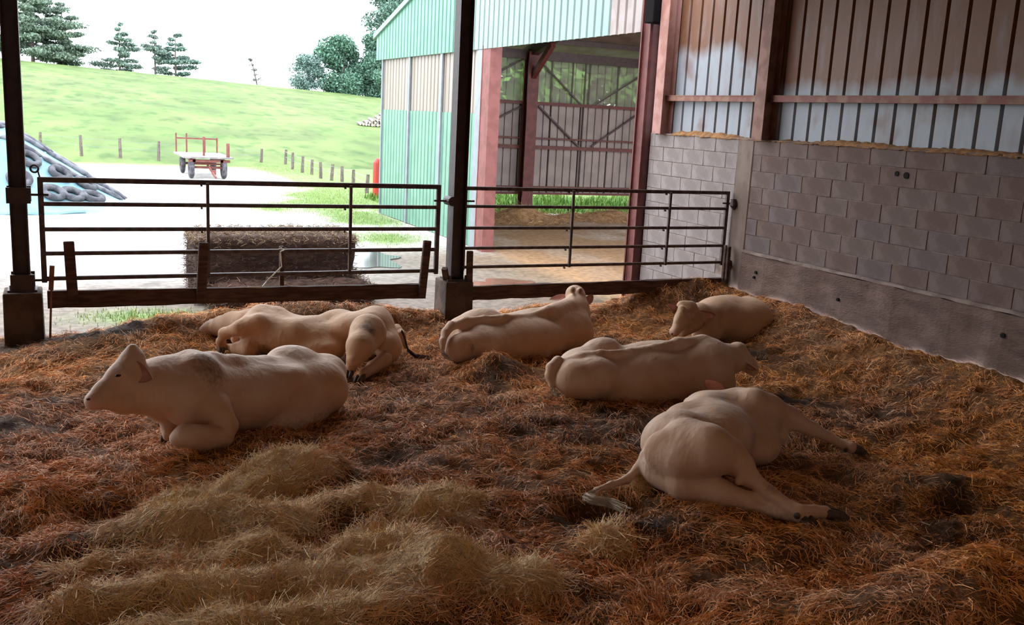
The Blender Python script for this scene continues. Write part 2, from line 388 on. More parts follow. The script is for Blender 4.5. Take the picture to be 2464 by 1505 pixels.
# ================================================================ yard and hillside
GRASS = [(7.6, 30.3, 1.3, 3.0), (8.8, 33, 1.8, 3.5), (7.2, 24.5, 1.2, 2.2), (6.6, 20.9, .9, 1.0), (7.2, 28, 1.1, 2.5), (.9, 13.3, .7, .45), (9, 45, 2, 4.0), (5.5, 27.5, 1.0, 1.4)]
def yardz(x, y): return -.42 + .02 * (fbm(x, y, .6, 71) - .5) - .03 * gauss(x, y, 5.3, 18.3, 1.2, 1.4)
def yardcol(x, y):
    c = np.array((.60, .56, .52)) + 0 * x[..., None]
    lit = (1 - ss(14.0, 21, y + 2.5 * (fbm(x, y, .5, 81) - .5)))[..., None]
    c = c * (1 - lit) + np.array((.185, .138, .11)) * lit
    gz = gauss(x, y, 6.2, 17.5, 2.2, 3.0)[..., None]; c = c * (1 - gz) + np.array((.15, .125, .10)) * gz
    st = np.maximum(ss(5.3, 8, x) * (1 - ss(17.5, 20.5, y)), ss(8.0, 8.4, x) * (1 - ss(25.6, 26.2, y)))[..., None] * np.clip(.45 + fbm(x, y, 1.0, 83), 0, 1)[..., None]
    ins = ss(7.9, 8.6, x)[..., None]
    c = c * (1 - st) + (np.array((.165, .105, .06)) * (1 - ins) + np.array((.30, .165, .08)) * ins) * st
    sp = np.clip((fbm(x, y, 2.3, 84) - .55) * 4, 0, 1)[..., None] * lit; c = c * (1 - .5 * sp)
    g = np.clip(sum(gauss(x, y, *q) for q in GRASS) * (.35 + 1.3 * fbm(x, y, 1.1, 85)), 0, 1); g = np.maximum(g, ss(26, 26.6, y) * ss(7.6, 8.3, x))
    g = np.maximum(g, ss(44.5, 46, y + .8 * fbm(x, y, .3, 87)))[..., None]
    return c * (1 - g) + np.array((.15, .205, .06)) * g
V, F = grid(-22, 26, 11.0, 48.0, .17, yardz)
struct(put('yard', npmesh('yard', V, F, yardcol(V[:, 0], V[:, 1])), yard_mat), 'pale gravel farmyard beyond the gates')
def hillz(x, y):
    t = np.clip((y - 46) / 74, 0, None); zc = 5.75 - .045 * np.clip(x, -80, 110)
    z = -.42 + (zc + .42) * np.where(t < 1, t * (1.06 - .06 * t), 1 - .22 * (t - 1))
    return z + .25 * (fbm(x, y, .12, 91) - .5) * np.clip(t * 3, 0, 1) + .12 * (fbm(x, y, .6, 95) - .5) * np.clip(t * 6, 0, 1) - .05 * (t <= 0)
V, F = grid(-60, 110, 45.0, 190, 1.0, hillz)
struct(put('hillside', npmesh('hillside', V, F), hill_mat), 'green pasture hillside rising behind the yard')

def blades(name, cen, hgt, wid, col, label, cat, lean=.5, parent=None):
    n = len(cen)
    V, F, q = ribbons(cen, RNG.uniform(0, 6.283, n), RNG.normal(1.25, lean * .5, n).clip(.4, 1.57), hgt, wid, RNG.normal(0, .4, n), 2, None, taper=True, droop=RNG.uniform(-1.1, .1, n))
    c = np.asarray(col) * np.exp(RNG.normal(0, .25, (n, 1))) * (1 + .15 * RNG.normal(0, 1, (n, 3)) * np.array((1, .4, .6)))
    o = put(name, npmesh(name, V, F, np.repeat(np.clip(c, .01, .8), q, 0), smooth=False), vcol, parent)
    if parent is None: tag(o, label, cat, kind='stuff')
    return o
p = []
for cx, cy, rx, ry in GRASS:
    n = int(2000 * (rx * ry) ** .6); q = np.stack([RNG.normal(cx, rx * .62, n), RNG.normal(cy, ry * .62, n)], 1)
    p.append(q[(q[:, 0] < 8.0) | (q[:, 1] > 26.5)])
p = np.concatenate(p); p = p[(p[:, 1] > 12.4) & (RNG.random(len(p)) < .2 + 1.2 * fbm(p[:, 0], p[:, 1], 1.1, 85))]
blades('grass', np.stack([p[:, 0], p[:, 1], yardz(p[:, 0], p[:, 1])], 1), RNG.uniform(.025, .07, len(p)), RNG.uniform(.006, .014, len(p)), (.24, .33, .10), 'green grass tufts growing across the gravel yard', 'grass')
n = 9000; p = np.stack([RNG.uniform(9, 21, n), RNG.uniform(26.4, 31, n)], 1); hh = .12 + .75 * np.clip(fbm(p[:, 0], p[:, 1], .9, 99) - .25, 0, 1)
blades('weeds', np.stack([p[:, 0], p[:, 1], np.full(n, -.42)], 1), hh * RNG.uniform(.5, 1.1, n), RNG.uniform(.03, .09, n), (.13, .23, .045), 'lush green weeds seen under the back wall of the red-framed shed', 'weeds', lean=.9)

# puddles
def puddle(name, cx, cy, rx, ry, z, mat, label):
    bm = B(); vs = []
    for i in range(40):
        a = 2 * math.pi * i / 40; r = 1 + .28 * math.sin(2 * a + cx) + .16 * math.sin(5 * a + 1) + .08 * math.sin(9 * a)
        vs.append(bm.verts.new((cx + rx * r * math.cos(a), cy + ry * r * math.sin(a), z)))
    f = bm.faces.new(vs); e = bmesh.ops.extrude_face_region(bm, geom=[f]); bmesh.ops.translate(bm, vec=(0, 0, -.03), verts=[v for v in e['geom'] if isinstance(v, bmesh.types.BMVert)])
    bmesh.ops.recalc_face_normals(bm, faces=bm.faces)
    tag(obj(name, bm, mat), label, 'puddle')
puddle('puddle', 5.3, 18.0, .75, .95, -.415, water, 'shallow puddle reflecting the white sky beside the big bale')
puddle('puddle', 6.75, 14.9, .55, .5, -.405, mud_water, 'reddish muddy puddle behind the right gate')

# ================================================================ this barn: wall, roof, steel
W = 8.1
wall_bm = B(); box(wall_bm, W + .004, W + .2, -8, 12.55, -.5, 2.28)
wall = struct(obj('wall_right', wall_bm, mortar), 'concrete block wall with steel sheeting above, right side of the pen')
bw, bh, n = .5, .205, 0
bmats = [block_a, block_b, block_c, block_d]; bmesh_cache = {}
for row in range(7):
    z0 = .865 + row * bh; y = 3.1 + (.25 if row % 2 else 0) + .04 * ((row * 7) % 3)
    while y < 12.55:
        y1 = min(y + bw, 12.55)
        if y < 10.1 < y1: y1 = 10.1
        if 10.1 <= y < 10.42: y = 10.42; y1 = min(10.42 + (.25 if row % 2 else .5), 12.55)
        if y1 - y > .04:
            ln = round(y1 - y, 2); mi = random.choice((0, 0, 1, 1, 3)) if y < 10.2 else 2; var = random.randint(0, 2); key = (ln, mi, var)  # shade-toned blocks inside the gate, paler lit ones outside
            if key not in bmesh_cache:
                bm = B(); box(bm, 0, .16, .003, ln - .003, .003, bh - .003)
                bevel(bm, .004)
                for v in bm.verts: v.co.x += random.uniform(-.0015, .0015) if v.co.x < .05 else 0
                me = bpy.data.meshes.new('block'); bm.to_mesh(me); bm.free(); me.materials.append(bmats[mi]); bmesh_cache[key] = me
            o = bpy.data.objects.new('block', bmesh_cache[key]); COL.objects.link(o); o.parent = wall; o.location = (W - .004 + random.uniform(-.002, .002), y, z0)
        y = y1
for row in range(6):                                              # the same blocks outside the gate reach lower
    z0 = .865 - (row + 1) * bh; y = 10.43 + (.25 if row % 2 else 0)
    while y < 12.5:
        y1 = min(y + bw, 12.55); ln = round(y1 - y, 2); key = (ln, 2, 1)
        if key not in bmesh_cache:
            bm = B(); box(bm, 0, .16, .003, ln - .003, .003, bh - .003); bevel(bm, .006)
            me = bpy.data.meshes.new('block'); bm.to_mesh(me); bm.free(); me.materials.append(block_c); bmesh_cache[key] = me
        o = bpy.data.objects.new('block', bmesh_cache[key]); COL.objects.link(o); o.parent = wall; o.location = (W - .004 + random.uniform(-.002, .002), y, z0); y = y1
bm = B(); box(bm, W - .045, W + .1, 2.5, 10.1, -.5, .83)
bmesh.ops.subdivide_edges(bm, edges=[e for e in bm.edges if abs(e.verts[0].co.y - e.verts[1].co.y) > 1], cuts=60)
for v in bm.verts:
    if v.co.x < W: v.co.x += .012 * math.sin(v.co.y * 9) + random.uniform(-.006, .006); v.co.z += random.uniform(-.008, .008) if v.co.z > 0 else 0
obj('footing', bm, cast_conc, wall)['label'] = 'rough cast concrete footing below the blocks'
bm = B(); box(bm, W - .055, W + .08, 2.5, 10.1, .835, .868); bmesh.ops.subdivide_edges(bm, edges=[e for e in bm.edges if abs(e.verts[0].co.y - e.verts[1].co.y) > 1], cuts=50)
for v in bm.verts: v.co.z += random.uniform(-.005, .005); v.co.x += random.uniform(-.005, .005)
obj('ledge', bm, ledge_mat, wall)['label'] = 'pale ledge on top of the footing'
bm = B(); box(bm, W - .012, W + .15, 10.1, 10.42, -.5, 2.3); bevel(bm, .01)
obj('pilaster', bm, M('pilaster_concrete', (.20, .14, .115), .95, (.15, .10, .08), 4, bump=.3, stretch=(1, 1, .4)), wall)['label'] = 'smooth concrete pier between the blocks'
# drifts of straw dust along the top of the blocks
V, F = grid(0, 1, 0, 1, .5, lambda a, b: 0 * a)
ny = 200; ys = np.linspace(3.0, 12.4, ny); hh = .02 + .10 * np.clip(fbm(ys, ys * 0, 1.6, 111) - .25, 0, 1); of = .03 * (fbm(ys, ys * 0 + 3, 5, 113) - .5)
prof = [(W - .012, -.02), (W - .02, .0), (W + .02, .55), (W + .07, 1.0), (W + .16, 1.0)]
V = np.array([[px + of[i], ys[i], 2.28 + hh[i] * pz + .02 * (RNG.random() - .5)] for i in range(ny) for px, pz in prof]); k = len(prof)
i = (np.arange(ny - 1)[:, None] * k + np.arange(k - 1)[None]).ravel()
put('straw_dust', npmesh('straw_dust', V, np.stack([i, i + k, i + k + 1, i + 1], 1)), straw_dust, wall)['label'] = 'straw dust lying along the top of the blocks'
bm = B()
for (hy, hz, r) in ((7.69, 2.03, .028), (7.56, 2.02, .036), (8.27, .55, .02), (9.75, .62, .02), (9.78, .55, .018), (6.1, .62, .025)):
    tube(bm, [(W - .07 if hz < .8 else W - .013, hy, hz), (W + .02, hy, hz)], r, 10)  # black plugs stand for the shade inside the holes
obj('hole', bm, M('hole_shade', (.006, .004, .003), .95), wall)['label'] = 'black plugs standing for the shade in holes in the wall'

def dusty_sheet_material():
    m = bpy.data.materials.new('dusty_galvanised_sheet'); m.use_nodes = True; N, L = m.node_tree.nodes, m.node_tree.links; b = N['Principled BSDF']
    b.inputs['Roughness'].default_value = .55; b.inputs['Specular IOR Level'].default_value = .3
    g = N.new('ShaderNodeNewGeometry'); sx = N.new('ShaderNodeSeparateXYZ'); L.new(g.outputs['Position'], sx.inputs[0])
    def noise(s, d, st=(1, 1, 1)):
        mp = N.new('ShaderNodeMapping'); mp.inputs['Scale'].default_value = st; L.new(g.outputs['Position'], mp.inputs[0])
        n_ = N.new('ShaderNodeTexNoise'); n_.inputs['Scale'].default_value = s; n_.inputs['Detail'].default_value = d; L.new(mp.outputs[0], n_.inputs['Vector']); return n_.outputs['Fac']
    def ma(op, a, c, cl=False):
        x = N.new('ShaderNodeMath'); x.operation = op; x.use_clamp = cl
        for i, v in enumerate((a, c)):
            if isinstance(v, float): x.inputs[i].default_value = v
            else: L.new(v, x.inputs[i])
        return x.outputs[0]
    # the dust clings above the rail and thins towards the open gate end
    f = ma('ADD', ma('MULTIPLY', ma('SUBTRACT', sx.outputs['Z'], 2.86), 5.0), ma('MULTIPLY', ma('SUBTRACT', noise(2.2, 5), .5), 1.6))
    f = ma('SUBTRACT', f, ma('MULTIPLY', ma('SUBTRACT', sx.outputs['Y'], 9.9, True), 2.6))
    lowr = ma('MULTIPLY', ma('SUBTRACT', noise(1.7, 4, (1, 1, 1)), .53, True), 4.0)
    f = ma('MAXIMUM', ma('MULTIPLY', f, 1.0, True), ma('MULTIPLY', lowr, .9, True), True)
    st = ma('ADD', f, ma('MULTIPLY', ma('SUBTRACT', noise(9, 6, (1, 1, .25)), .5), .9), True)
    x = N.new('ShaderNodeMix'); x.data_type = 'RGBA'; L.new(st, x.inputs[0])
    x.inputs[6].default_value = (.27, .27, .285, 1); x.inputs[7].default_value = (.145, .058, .028, 1); L.new(x.outputs[2], b.inputs['Base Color'])
    return m
sheet_mat = dusty_sheet_material()
groove_mat = M('dark_groove', (.10, .06, .045), .9)
def sheet_profile(y0, npitch, pitch, gw, gd, z0, z1, x, flip=1, zt=None):
    """corrugated sheet in a plane of constant x, ribs running up"""
    bm = B(); pts = []
    for i in range(npitch):
        a = y0 + i * pitch
        pts += [(0, a + gw * .5, 0), (0, a + pitch - gw * .5, 0), (gd, a + pitch - gw * .22, 1), (gd, a + pitch + gw * .22, 1)]
    pts = [(gd, y0 - gw * .22 + .0, 1), (gd, y0 + gw * .22, 1)] + pts[:]
    rows = []
    for z in (z0, z1):
        rows.append([bm.verts.new((x + flip * p[0], p[1], z if zt is None or z == z0 else zt(p[1]))) for p in pts])
    for i in range(len(pts) - 1):
        f = bm.faces.new((rows[0][i], rows[0][i + 1], rows[1][i + 1], rows[1][i]))
        f.material_index = 0
    return bm
for i in range(9):
    y0 = 12.16 - (i + 1) * 1.06
    bm = sheet_profile(y0, 4, .265, .048, .055, 2.27, 4.75, W + .09)
    obj('cladding_sheet', bm, [sheet_mat, groove_mat], wall)
bm = B(); bar(bm, (W + .01, 2.5, 2.80), (W + .01, 12.2, 2.80), .07, .07); box(bm, W - .03, W + .055, 2.5, 12.2, 2.835, 2.845)
obj('girt', bm, M('dusty_red_rail', (.18, .065, .05), .7, (.23, .125, .08), 5, bump=.3), wall)['label'] = 'dusty red horizontal steel rail'

def ibeam_thing(name, x, y, z0, z1, w, d, mat, label, web='x', parts=None):
    t = thing(name, label, 'column', (x, y, z0)); bm = B(); hbeam(bm, x, y, z0, z1, w, d, web=web); obj('shaft', bm, mat, t); return t
pink = M('dusty_pink_red_steel', (.34, .17, .14), .7, (.26, .11, .085), 4)
ibeam_thing('steel_column', W - .03, 9.92, 2.29, 4.7, .2, .2, M('dusty_red_column', (.24, .12, .09), .7, (.16, .07, .05), 4), 'dusty red steel column standing on the blocks above the inner end of the gate')
ibeam_thing('steel_column', W - .03, 12.22, 2.29, 4.7, .2, .22, pink, 'faded pink-red steel column at the far end of the block wall')
t = thing('steel_column', 'dark red steel door column reaching the ground at the end of the block wall', 'column', (W + .05, 12.72, -.45))
bm = B(); hbeam(bm, W + .04, 12.72, -.45, 4.4, .26, .2, .016); obj('shaft', bm, red_steel, t)
bm = B(); bar(bm, (W - .11, 12.60, -.45), (W - .11, 12.60, 4.3), .05); bar(bm, (W - .11, 12.83, -.45), (W - .11, 12.83, 4.3), .03); obj('door_channel', bm, red_steel, t)
bm = B(); box(bm, W - .24, W + .08, 12.36, 12.6, 3.87, 4.35); bevel(bm, .01); obj('head_bracket', bm, M('black_steel', (.008, .006, .006), .9, spec=.05), t)

# roof and the closed sides that keep the pen in shade
bm = B()
def slab(bm, pts, th):
    lo = [bm.verts.new(p) for p in pts]; hi = [bm.verts.new((p[0], p[1], p[2] + th)) for p in pts]; n_ = len(pts)
    bm.faces.new(lo[::-1]); bm.faces.new(hi)
    for i in range(n_): bm.faces.new((lo[i], lo[(i + 1) % n_], hi[(i + 1) % n_], hi[i]))
slab(bm, [(-14, 11.0, 4.45), (8.5, 11.0, 4.45), (8.5, 1.5, 6.6), (-14, 1.5, 6.6)], .06)
rz = lambda y_: 6.6 - (1.5 - y_) * .206
SKY = [(-2.2, -1.4), (2.6, 3.4)]; xe = -14
for xa, xb in SKY + [(8.5, 8.5)]:
    slab(bm, [(xe, 1.5, 6.6), (xa, 1.5, 6.6), (xa, -3.5, rz(-3.5)), (xe, -3.5, rz(-3.5))], .06); xe = xb
slab(bm, [(-14, -3.5, rz(-3.5)), (8.5, -3.5, rz(-3.5)), (8.5, -8.2, 4.6), (-14, -8.2, 4.6)], .06)
struct(obj('ceiling', bm, ceiling_mat), 'dusty sheet roof over the cattle pen')
amber = bpy.data.materials.new('warm_fill_sheet'); amber.use_nodes = True; n1 = amber.node_tree.nodes  # unseen amber roof panels added to throw warm light on the near cows
tr1 = n1.new('ShaderNodeBsdfTranslucent'); tr1.inputs[0].default_value = (.55, .33, .19, 1); amber.node_tree.links.new(tr1.outputs[0], n1['Material Output'].inputs[0])
for k, (xa, xb) in enumerate(SKY):
    b2 = B(); slab(b2, [(xa, 1.5, 6.6), (xb, 1.5, 6.6), (xb, -3.5, rz(-3.5)), (xa, -3.5, rz(-3.5))], .004)
    b2.faces.ensure_lookup_table(); bmesh.ops.delete(b2, geom=list(b2.faces)[1:], context='FACES'); struct(obj('added_skylight_%d' % (k + 1), b2, amber), 'added translucent roof panel, out of view, warming the light on the pen')
bm = B(); box(bm, -14.1, -14, -8.2, 11.0, -.3, 6.6)
struct(obj('wall_left', bm, ceiling_mat), 'far left wall of the barn')
bm = B(); box(bm, -14, 8.3, -8.3, -8.2, -.3, 3.05); box(bm, -14, 8.3, -8.3, -8.2, 3.4, 5.0)
struct(obj('wall_back', bm, ceiling_mat), 'back wall of the barn with a long open band')
bm = B(); box(bm, W + .16, W + .22, -8.2, 12.4, 2.2, 6.7)
struct(obj('wall_right_outer', bm, ceiling_mat), 'outer skin behind the right wall sheeting')

# front columns on concrete plinths
def plinth_column(x, y, label, plabel, w=.16):
    t = thing('steel_column', label, 'column', (x, y, .45)); bm = B(); hbeam(bm, x, y, .5, 4.6, w, .18, .013, web='x'); obj('shaft', bm, dark_steel, t)
    bm = B(); box(bm, x - .13, x + .13, y - .13, y + .13, .505, .525); obj('base_plate', bm, dark_steel, t)
    for sx in (-.1, .1):
        for sy in (-.1, .1): bm = B(); tube(bm, [(x + sx, y + sy, .52), (x + sx, y + sy, .57)], .012, 6); obj('bolt', bm, gate_steel, t)
    q = thing('plinth', plabel, 'plinth', (x, y, -.45)); bm = B()
    v = box(bm, x - .17, x + .17, y - .19, y + .19, -.45, .505)
    for a in v[:4]: a.co.x += .012 if a.co.x > x else -.012
    bevel(bm, .018, 2); obj('block', bm, concrete, q); return t
cm = plinth_column(4.155, 10.42, 'dark steel H column between the two gates', 'square concrete plinth under the middle column')
bm = B(); bar(bm, (4.03, 10.36, .52), (3.98, 10.30, .66), .06, .05); obj('wedge', bm, wood_dark, cm)
bm = B(); tube(bm, [(4.06, 10.32, 1.43), (4.06, 10.5, 1.43)], .055, 12); tube(bm, [(3.86, 10.40, 1.43), (4.08, 10.40, 1.43)], .012, 6); tube(bm, [(4.2, 10.40, 1.43), (4.36, 10.40, 1.43)], .012, 6); obj('hinge_boss', bm, dark_steel, cm)
cl = plinth_column(-.385, 10.42, 'dark steel H column at the left edge of the left gate', 'wide concrete plinth at the left edge of the pen', .15)
for zz in (1.44, .60):
    bm = B(); box(bm, -.485, -.275, 10.30, 10.325, zz - .075, zz + .075); box(bm, -.485, -.275, 10.515, 10.54, zz - .075, zz + .075)
    for sx in (-.455, -.305):
        for sz in (-.045, .045): tube(bm, [(sx, 10.285, zz + sz), (sx, 10.55, zz + sz)], .011, 6)
    tube(bm, [(-.28, 10.42, zz), (-.12, 10.42, zz)], .013, 6); obj('hinge_clamp', bm, dark_steel, cl)

# ================================================================ gates and kick boards
def gate(name, label, x0, x1, y, zs, mids, latch=None, rs=(.026, .021)):
    t = thing(name, label, 'gate', ((x0 + x1) / 2, y, zs[-1]))
    for k, z in enumerate(zs):
        r = rs[0] if k == 0 else rs[1]
        bm = B(); bar(bm, (x0, y, z), (x1, y, z), .035, 2 * r); bevel(bm, .006); obj('rail', bm, gate_steel, t)
    for x in (x0, x1):
        bm = B(); bar(bm, (x, y, zs[-1] - .04), (x, y, zs[0] + rs[0]), .05, .045, up=(0, 1, 0)); bevel(bm, .006); obj('stile', bm, gate_steel, t)
    for x in mids:
        bm = B(); bar(bm, (x, y - .03, zs[-1] - .02), (x, y - .03, zs[0]), .032, .03, up=(0, 1, 0)); bevel(bm, .004); obj('brace', bm, gate_steel, t)
        for z in zs:
            bm = B(); tube(bm, [(x - .06, y - .03, z - .03), (x - .06, y, z - .03)], .012, 6); obj('bolt', bm, gate_steel, t)
    return t
gl = gate('gate', 'dark five-rail steel gate on the left, between the two plinth columns', -.19, 3.93, 10.45, (1.585, 1.35, 1.10, .86, .61), (1.37, 2.89))
bm = B(); torus(bm, (-.235, 10.44, 1.69), (.2, 1, 0), .035, .011, 14, 6); tube(bm, [(-.19, 10.45, 1.6), (-.205, 10.445, 1.665)], .008, 6); obj('ring_latch', bm, gate_steel, gl)
gr = gate('gate', 'dark five-rail steel gate on the right, closing against the block wall', 4.26, 8.02, 10.45, (1.575, 1.365, 1.11, .87, .645), (5.68, 7.1), rs=(.022, .018))
t = thing('hinge', 'upper rusty gate hinge fixed to the concrete pier', 'hinge', (8.07, 10.42, 1.44)); bm = B(); tube(bm, [(8.10, 10.38, 1.38), (8.055, 10.36, 1.43), (8.06, 10.37, 1.50)], [.035, .05, .03], 10); obj('lug', bm, dark_steel, t); bm = B(); tube(bm, [(7.94, 10.44, 1.44), (8.06, 10.40, 1.44)], .012, 6); obj('pin', bm, dark_steel, t)
t = thing('hinge', 'lower rusty gate hinge near the straw at the concrete pier', 'hinge', (8.07, 10.42, .6)); bm = B(); tube(bm, [(8.10, 10.37, .55), (8.055, 10.35, .62), (8.08, 10.36, .68)], [.045, .055, .04], 10); obj('lug', bm, dark_steel, t); bm = B(); box(bm, 8.02, 8.10, 10.33, 10.43, .1, .57); bevel(bm, .02); obj('stub_post', bm, M('dirty_pier_foot', (.12, .075, .06), .9, (.08, .05, .04), 5, bump=.4), t)

def board(bm, p, q, w, h, up=(0, 0, 1)):
    bar(bm, p, q, w, h, up)
def kick(name, label, x0, x1, z0, z1, stubs, y=10.32):
    t = thing(name, label, 'board', ((x0 + x1) / 2, y, z0 - .08)); bm = B()
    bar(bm, (x0, y, z0), (x1, y, z1), .06, .165); bmesh.ops.subdivide_edges(bm, edges=[e for e in bm.edges if e.calc_length() > 1], cuts=24)
    for v in bm.verts: v.co.z += random.uniform(-.006, .006); v.co.y += random.uniform(-.004, .004)
    obj('plank', bm, wood_dark, t)
    for (xa, za, xb, zb, w) in stubs:
        bm = B(); bar(bm, (xa, y - .05, za), (xb, y - .02, zb), w, .05, up=(0, 1, 0)); bevel(bm, .008); obj('stub_post', bm, wood_dark, t)
    return t
kl = kick('kick_board', 'heavy dark timber kick board hung along the foot of the left gate', -.17, 3.76, .425, .40, ((.06, .36, .04, 1.0, .10), (1.27, .36, 1.31, .98, .10), (3.70, .34, 3.76, .985, .09)))
kr = kick('kick_board', 'heavy dark timber kick board hung along the foot of the right gate', 4.26, 7.97, .355, .375, ((4.29, .3, 4.29, .86, .07), (7.93, .32, 7.95, .90, .03), (8.0, .32, 8.01, .88, .04)))
t = thing('stake', 'thin wooden stake leaning beside the left plinth', 'stake', (-.15, 10.28, .2)); bm = B(); bar(bm, (-.16, 10.26, .05), (-.13, 10.3, .55), .02, .02, up=(0, 1, 0)); bar(bm, (-.135, 10.3, .52), (-.115, 10.31, .76), .045, .03, up=(0, 1, 0)); obj('shaft', bm, M('bare_wood', (.25, .12, .07), .85, (.16, .07, .04), 8), t)
t = thing('stake', 'dark upright stake behind the left kick board in front of the bale', 'stake', (2.17, 10.56, 0)); bm = B(); bar(bm, (2.17, 10.58, -.1), (2.16, 10.55, .9), .05, .04, up=(0, 1, 0)); bevel(bm, .006); obj('shaft', bm, wood_dark, t)
bm = B(); tube(bm, [(2.10, 10.40, .89), (2.13, 10.39, .90), (2.17, 10.40, .885), (2.12, 10.41, .86), (2.125, 10.40, .76), (2.13, 10.39, .70), (2.06, 10.39, .63), (1.97, 10.39, .54), (1.90, 10.28, .50), (1.75, 10.27, .505)], .008, 6)
tag(obj('twine', bm, twine_mat), 'loose pale twine knotted on the left gate in front of the bale', 'twine')

# ================================================================ animals
# ---------------------------------------------------------------- animals: smooth-blended solids turned into one skin
def sdf_mesh(prims, vox, smooth=2):
    """prims: ('e',c,u,v,w,(ru,rv,rw),k) ellipsoid | ('c',a,b,ra,rb,k) tapered limb | first item upper-case = carve.
    Returns vertices, quads of the blended surface (surface nets)."""
    lo = np.full(3, 1e9); hi = -lo
    for p in prims:
        if p[0] == 'e':
            r = max(p[5]); a = np.array(p[1]); lo = np.minimum(lo, a - r); hi = np.maximum(hi, a + r)
        elif p[0] == 'c':
            for q, r in ((p[1], p[3]), (p[2], p[4])):
                a = np.array(q); lo = np.minimum(lo, a - r); hi = np.maximum(hi, a + r)
    lo -= 0.06; hi += 0.06
    n = np.ceil((hi - lo) / vox).astype(int) + 1
    F = np.full(n, 0.5, np.float32)
    ax = [(lo[i] + vox * np.arange(n[i])).astype(np.float32) for i in range(3)]
    for p in prims:
        t = p[0].lower(); k = p[-1]
        if t == 'e':
            c = np.array(p[1]); U = np.array([p[2], p[3], p[4]]); R = np.array(p[5])
            ext = np.sqrt(((U * R[:, None]) ** 2).sum(0)); b0, b1 = c - ext, c + ext
        else:
            a, b = np.array(p[1]), np.array(p[2]); ra, rb = p[3], p[4]
            b0 = np.minimum(a - ra, b - rb); b1 = np.maximum(a + ra, b + rb)
        m = k + 3 * vox + 0.02
        i0 = np.maximum(((b0 - m - lo) / vox).astype(int), 0); i1 = np.minimum(((b1 + m - lo) / vox).astype(int) + 2, n)
        sl = tuple(slice(i0[j], i1[j]) for j in range(3))
        X, Y, Z = np.meshgrid(*[ax[j][sl[j]] for j in range(3)], indexing='ij')
        if t == 'e':
            d = (X - c[0], Y - c[1], Z - c[2]); s1 = 0; s2 = 0
            for j in range(3):
                q = (d[0] * U[j, 0] + d[1] * U[j, 1] + d[2] * U[j, 2]) / R[j]
                s1 = s1 + q * q; s2 = s2 + (q / R[j]) ** 2
            k0 = np.sqrt(s1); k1 = np.sqrt(s2) + 1e-6
            D = k0 * (k0 - 1) / k1
        else:
            ba = b - a; L2 = float(ba @ ba) + 1e-9
            h = np.clip(((X - a[0]) * ba[0] + (Y - a[1]) * ba[1] + (Z - a[2]) * ba[2]) / L2, 0, 1)
            D = np.sqrt((X - a[0] - h * ba[0]) ** 2 + (Y - a[1] - h * ba[1]) ** 2 + (Z - a[2] - h * ba[2]) ** 2) - (ra + (rb - ra) * h)
        G = F[sl]
        if p[0].isupper():
            D = -D; hh = np.maximum(k - np.abs(G - D), 0) / k
            F[sl] = np.maximum(G, D) + hh * hh * k * 0.25
        else:
            hh = np.maximum(k - np.abs(G - D), 0) / k
            F[sl] = np.minimum(G, D) - hh * hh * k * 0.25
    S = F < 0
    nx, ny, nz = F.shape
    acc = np.zeros((nx - 1, ny - 1, nz - 1), np.uint8)
    for dx in (0, 1):
        for dy in (0, 1):
            for dz in (0, 1):
                acc += S[dx:nx - 1 + dx, dy:ny - 1 + dy, dz:nz - 1 + dz]
    act = (acc > 0) & (acc < 8)
    I = np.argwhere(act); idx = np.full(act.shape, -1, np.int32); idx[act] = np.arange(len(I))
    P = np.zeros((len(I), 3)); W = np.zeros(len(I))
    cs = [(a, b, c) for a in (0, 1) for b in (0, 1) for c in (0, 1)]
    for i, a in enumerate(cs):
        for b in cs[i + 1:]:
            if sum(abs(a[j] - b[j]) for j in range(3)) != 1: continue
            fa = F[I[:, 0] + a[0], I[:, 1] + a[1], I[:, 2] + a[2]]; fb = F[I[:, 0] + b[0], I[:, 1] + b[1], I[:, 2] + b[2]]
            m = (fa < 0) != (fb < 0); t = np.where(m, fa / np.where(m, fa - fb, 1), 0)
            P += m[:, None] * (np.array(a) + t[:, None] * (np.array(b) - np.array(a))); W += m
    V = lo + vox * (I + P / W[:, None])
    Q = []
    for d in range(3):
        s = [slice(1, -1)] * 3; e = [slice(1, -1)] * 3
        s[d] = slice(0, -1); e[d] = slice(1, None)
        A, B = S[tuple(s)], S[tuple(e)]
        J = np.argwhere(A != B); inside = A[A != B]
        off = np.ones(3, int); off[d] = 0; J = J + off
        u, v = (d + 1) % 3, (d + 2) % 3
        eu = np.eye(3, dtype=int)[u]; ev = np.eye(3, dtype=int)[v]
        q = np.stack([idx[tuple((J - x).T)] for x in (eu + ev, ev, 0 * eu, eu)], 1)
        q[~inside] = q[~inside][:, ::-1]
        Q.append(q)
    Q = np.concatenate(Q); Q = Q[(Q >= 0).all(1)]
    E = np.concatenate([Q[:, [i, (i + 1) % 4]] for i in range(4)])
    for lam in [0.55, -0.57] * smooth:
        N = np.zeros_like(V); C = np.zeros(len(V))
        for j in range(3): N[:, j] = np.bincount(E[:, 0], V[E[:, 1], j], len(V)) + np.bincount(E[:, 1], V[E[:, 0], j], len(V))
        C = np.bincount(E[:, 0], minlength=len(V)) + np.bincount(E[:, 1], minlength=len(V))
        V = V + lam * (N / C[:, None] - V)
    return V, Q

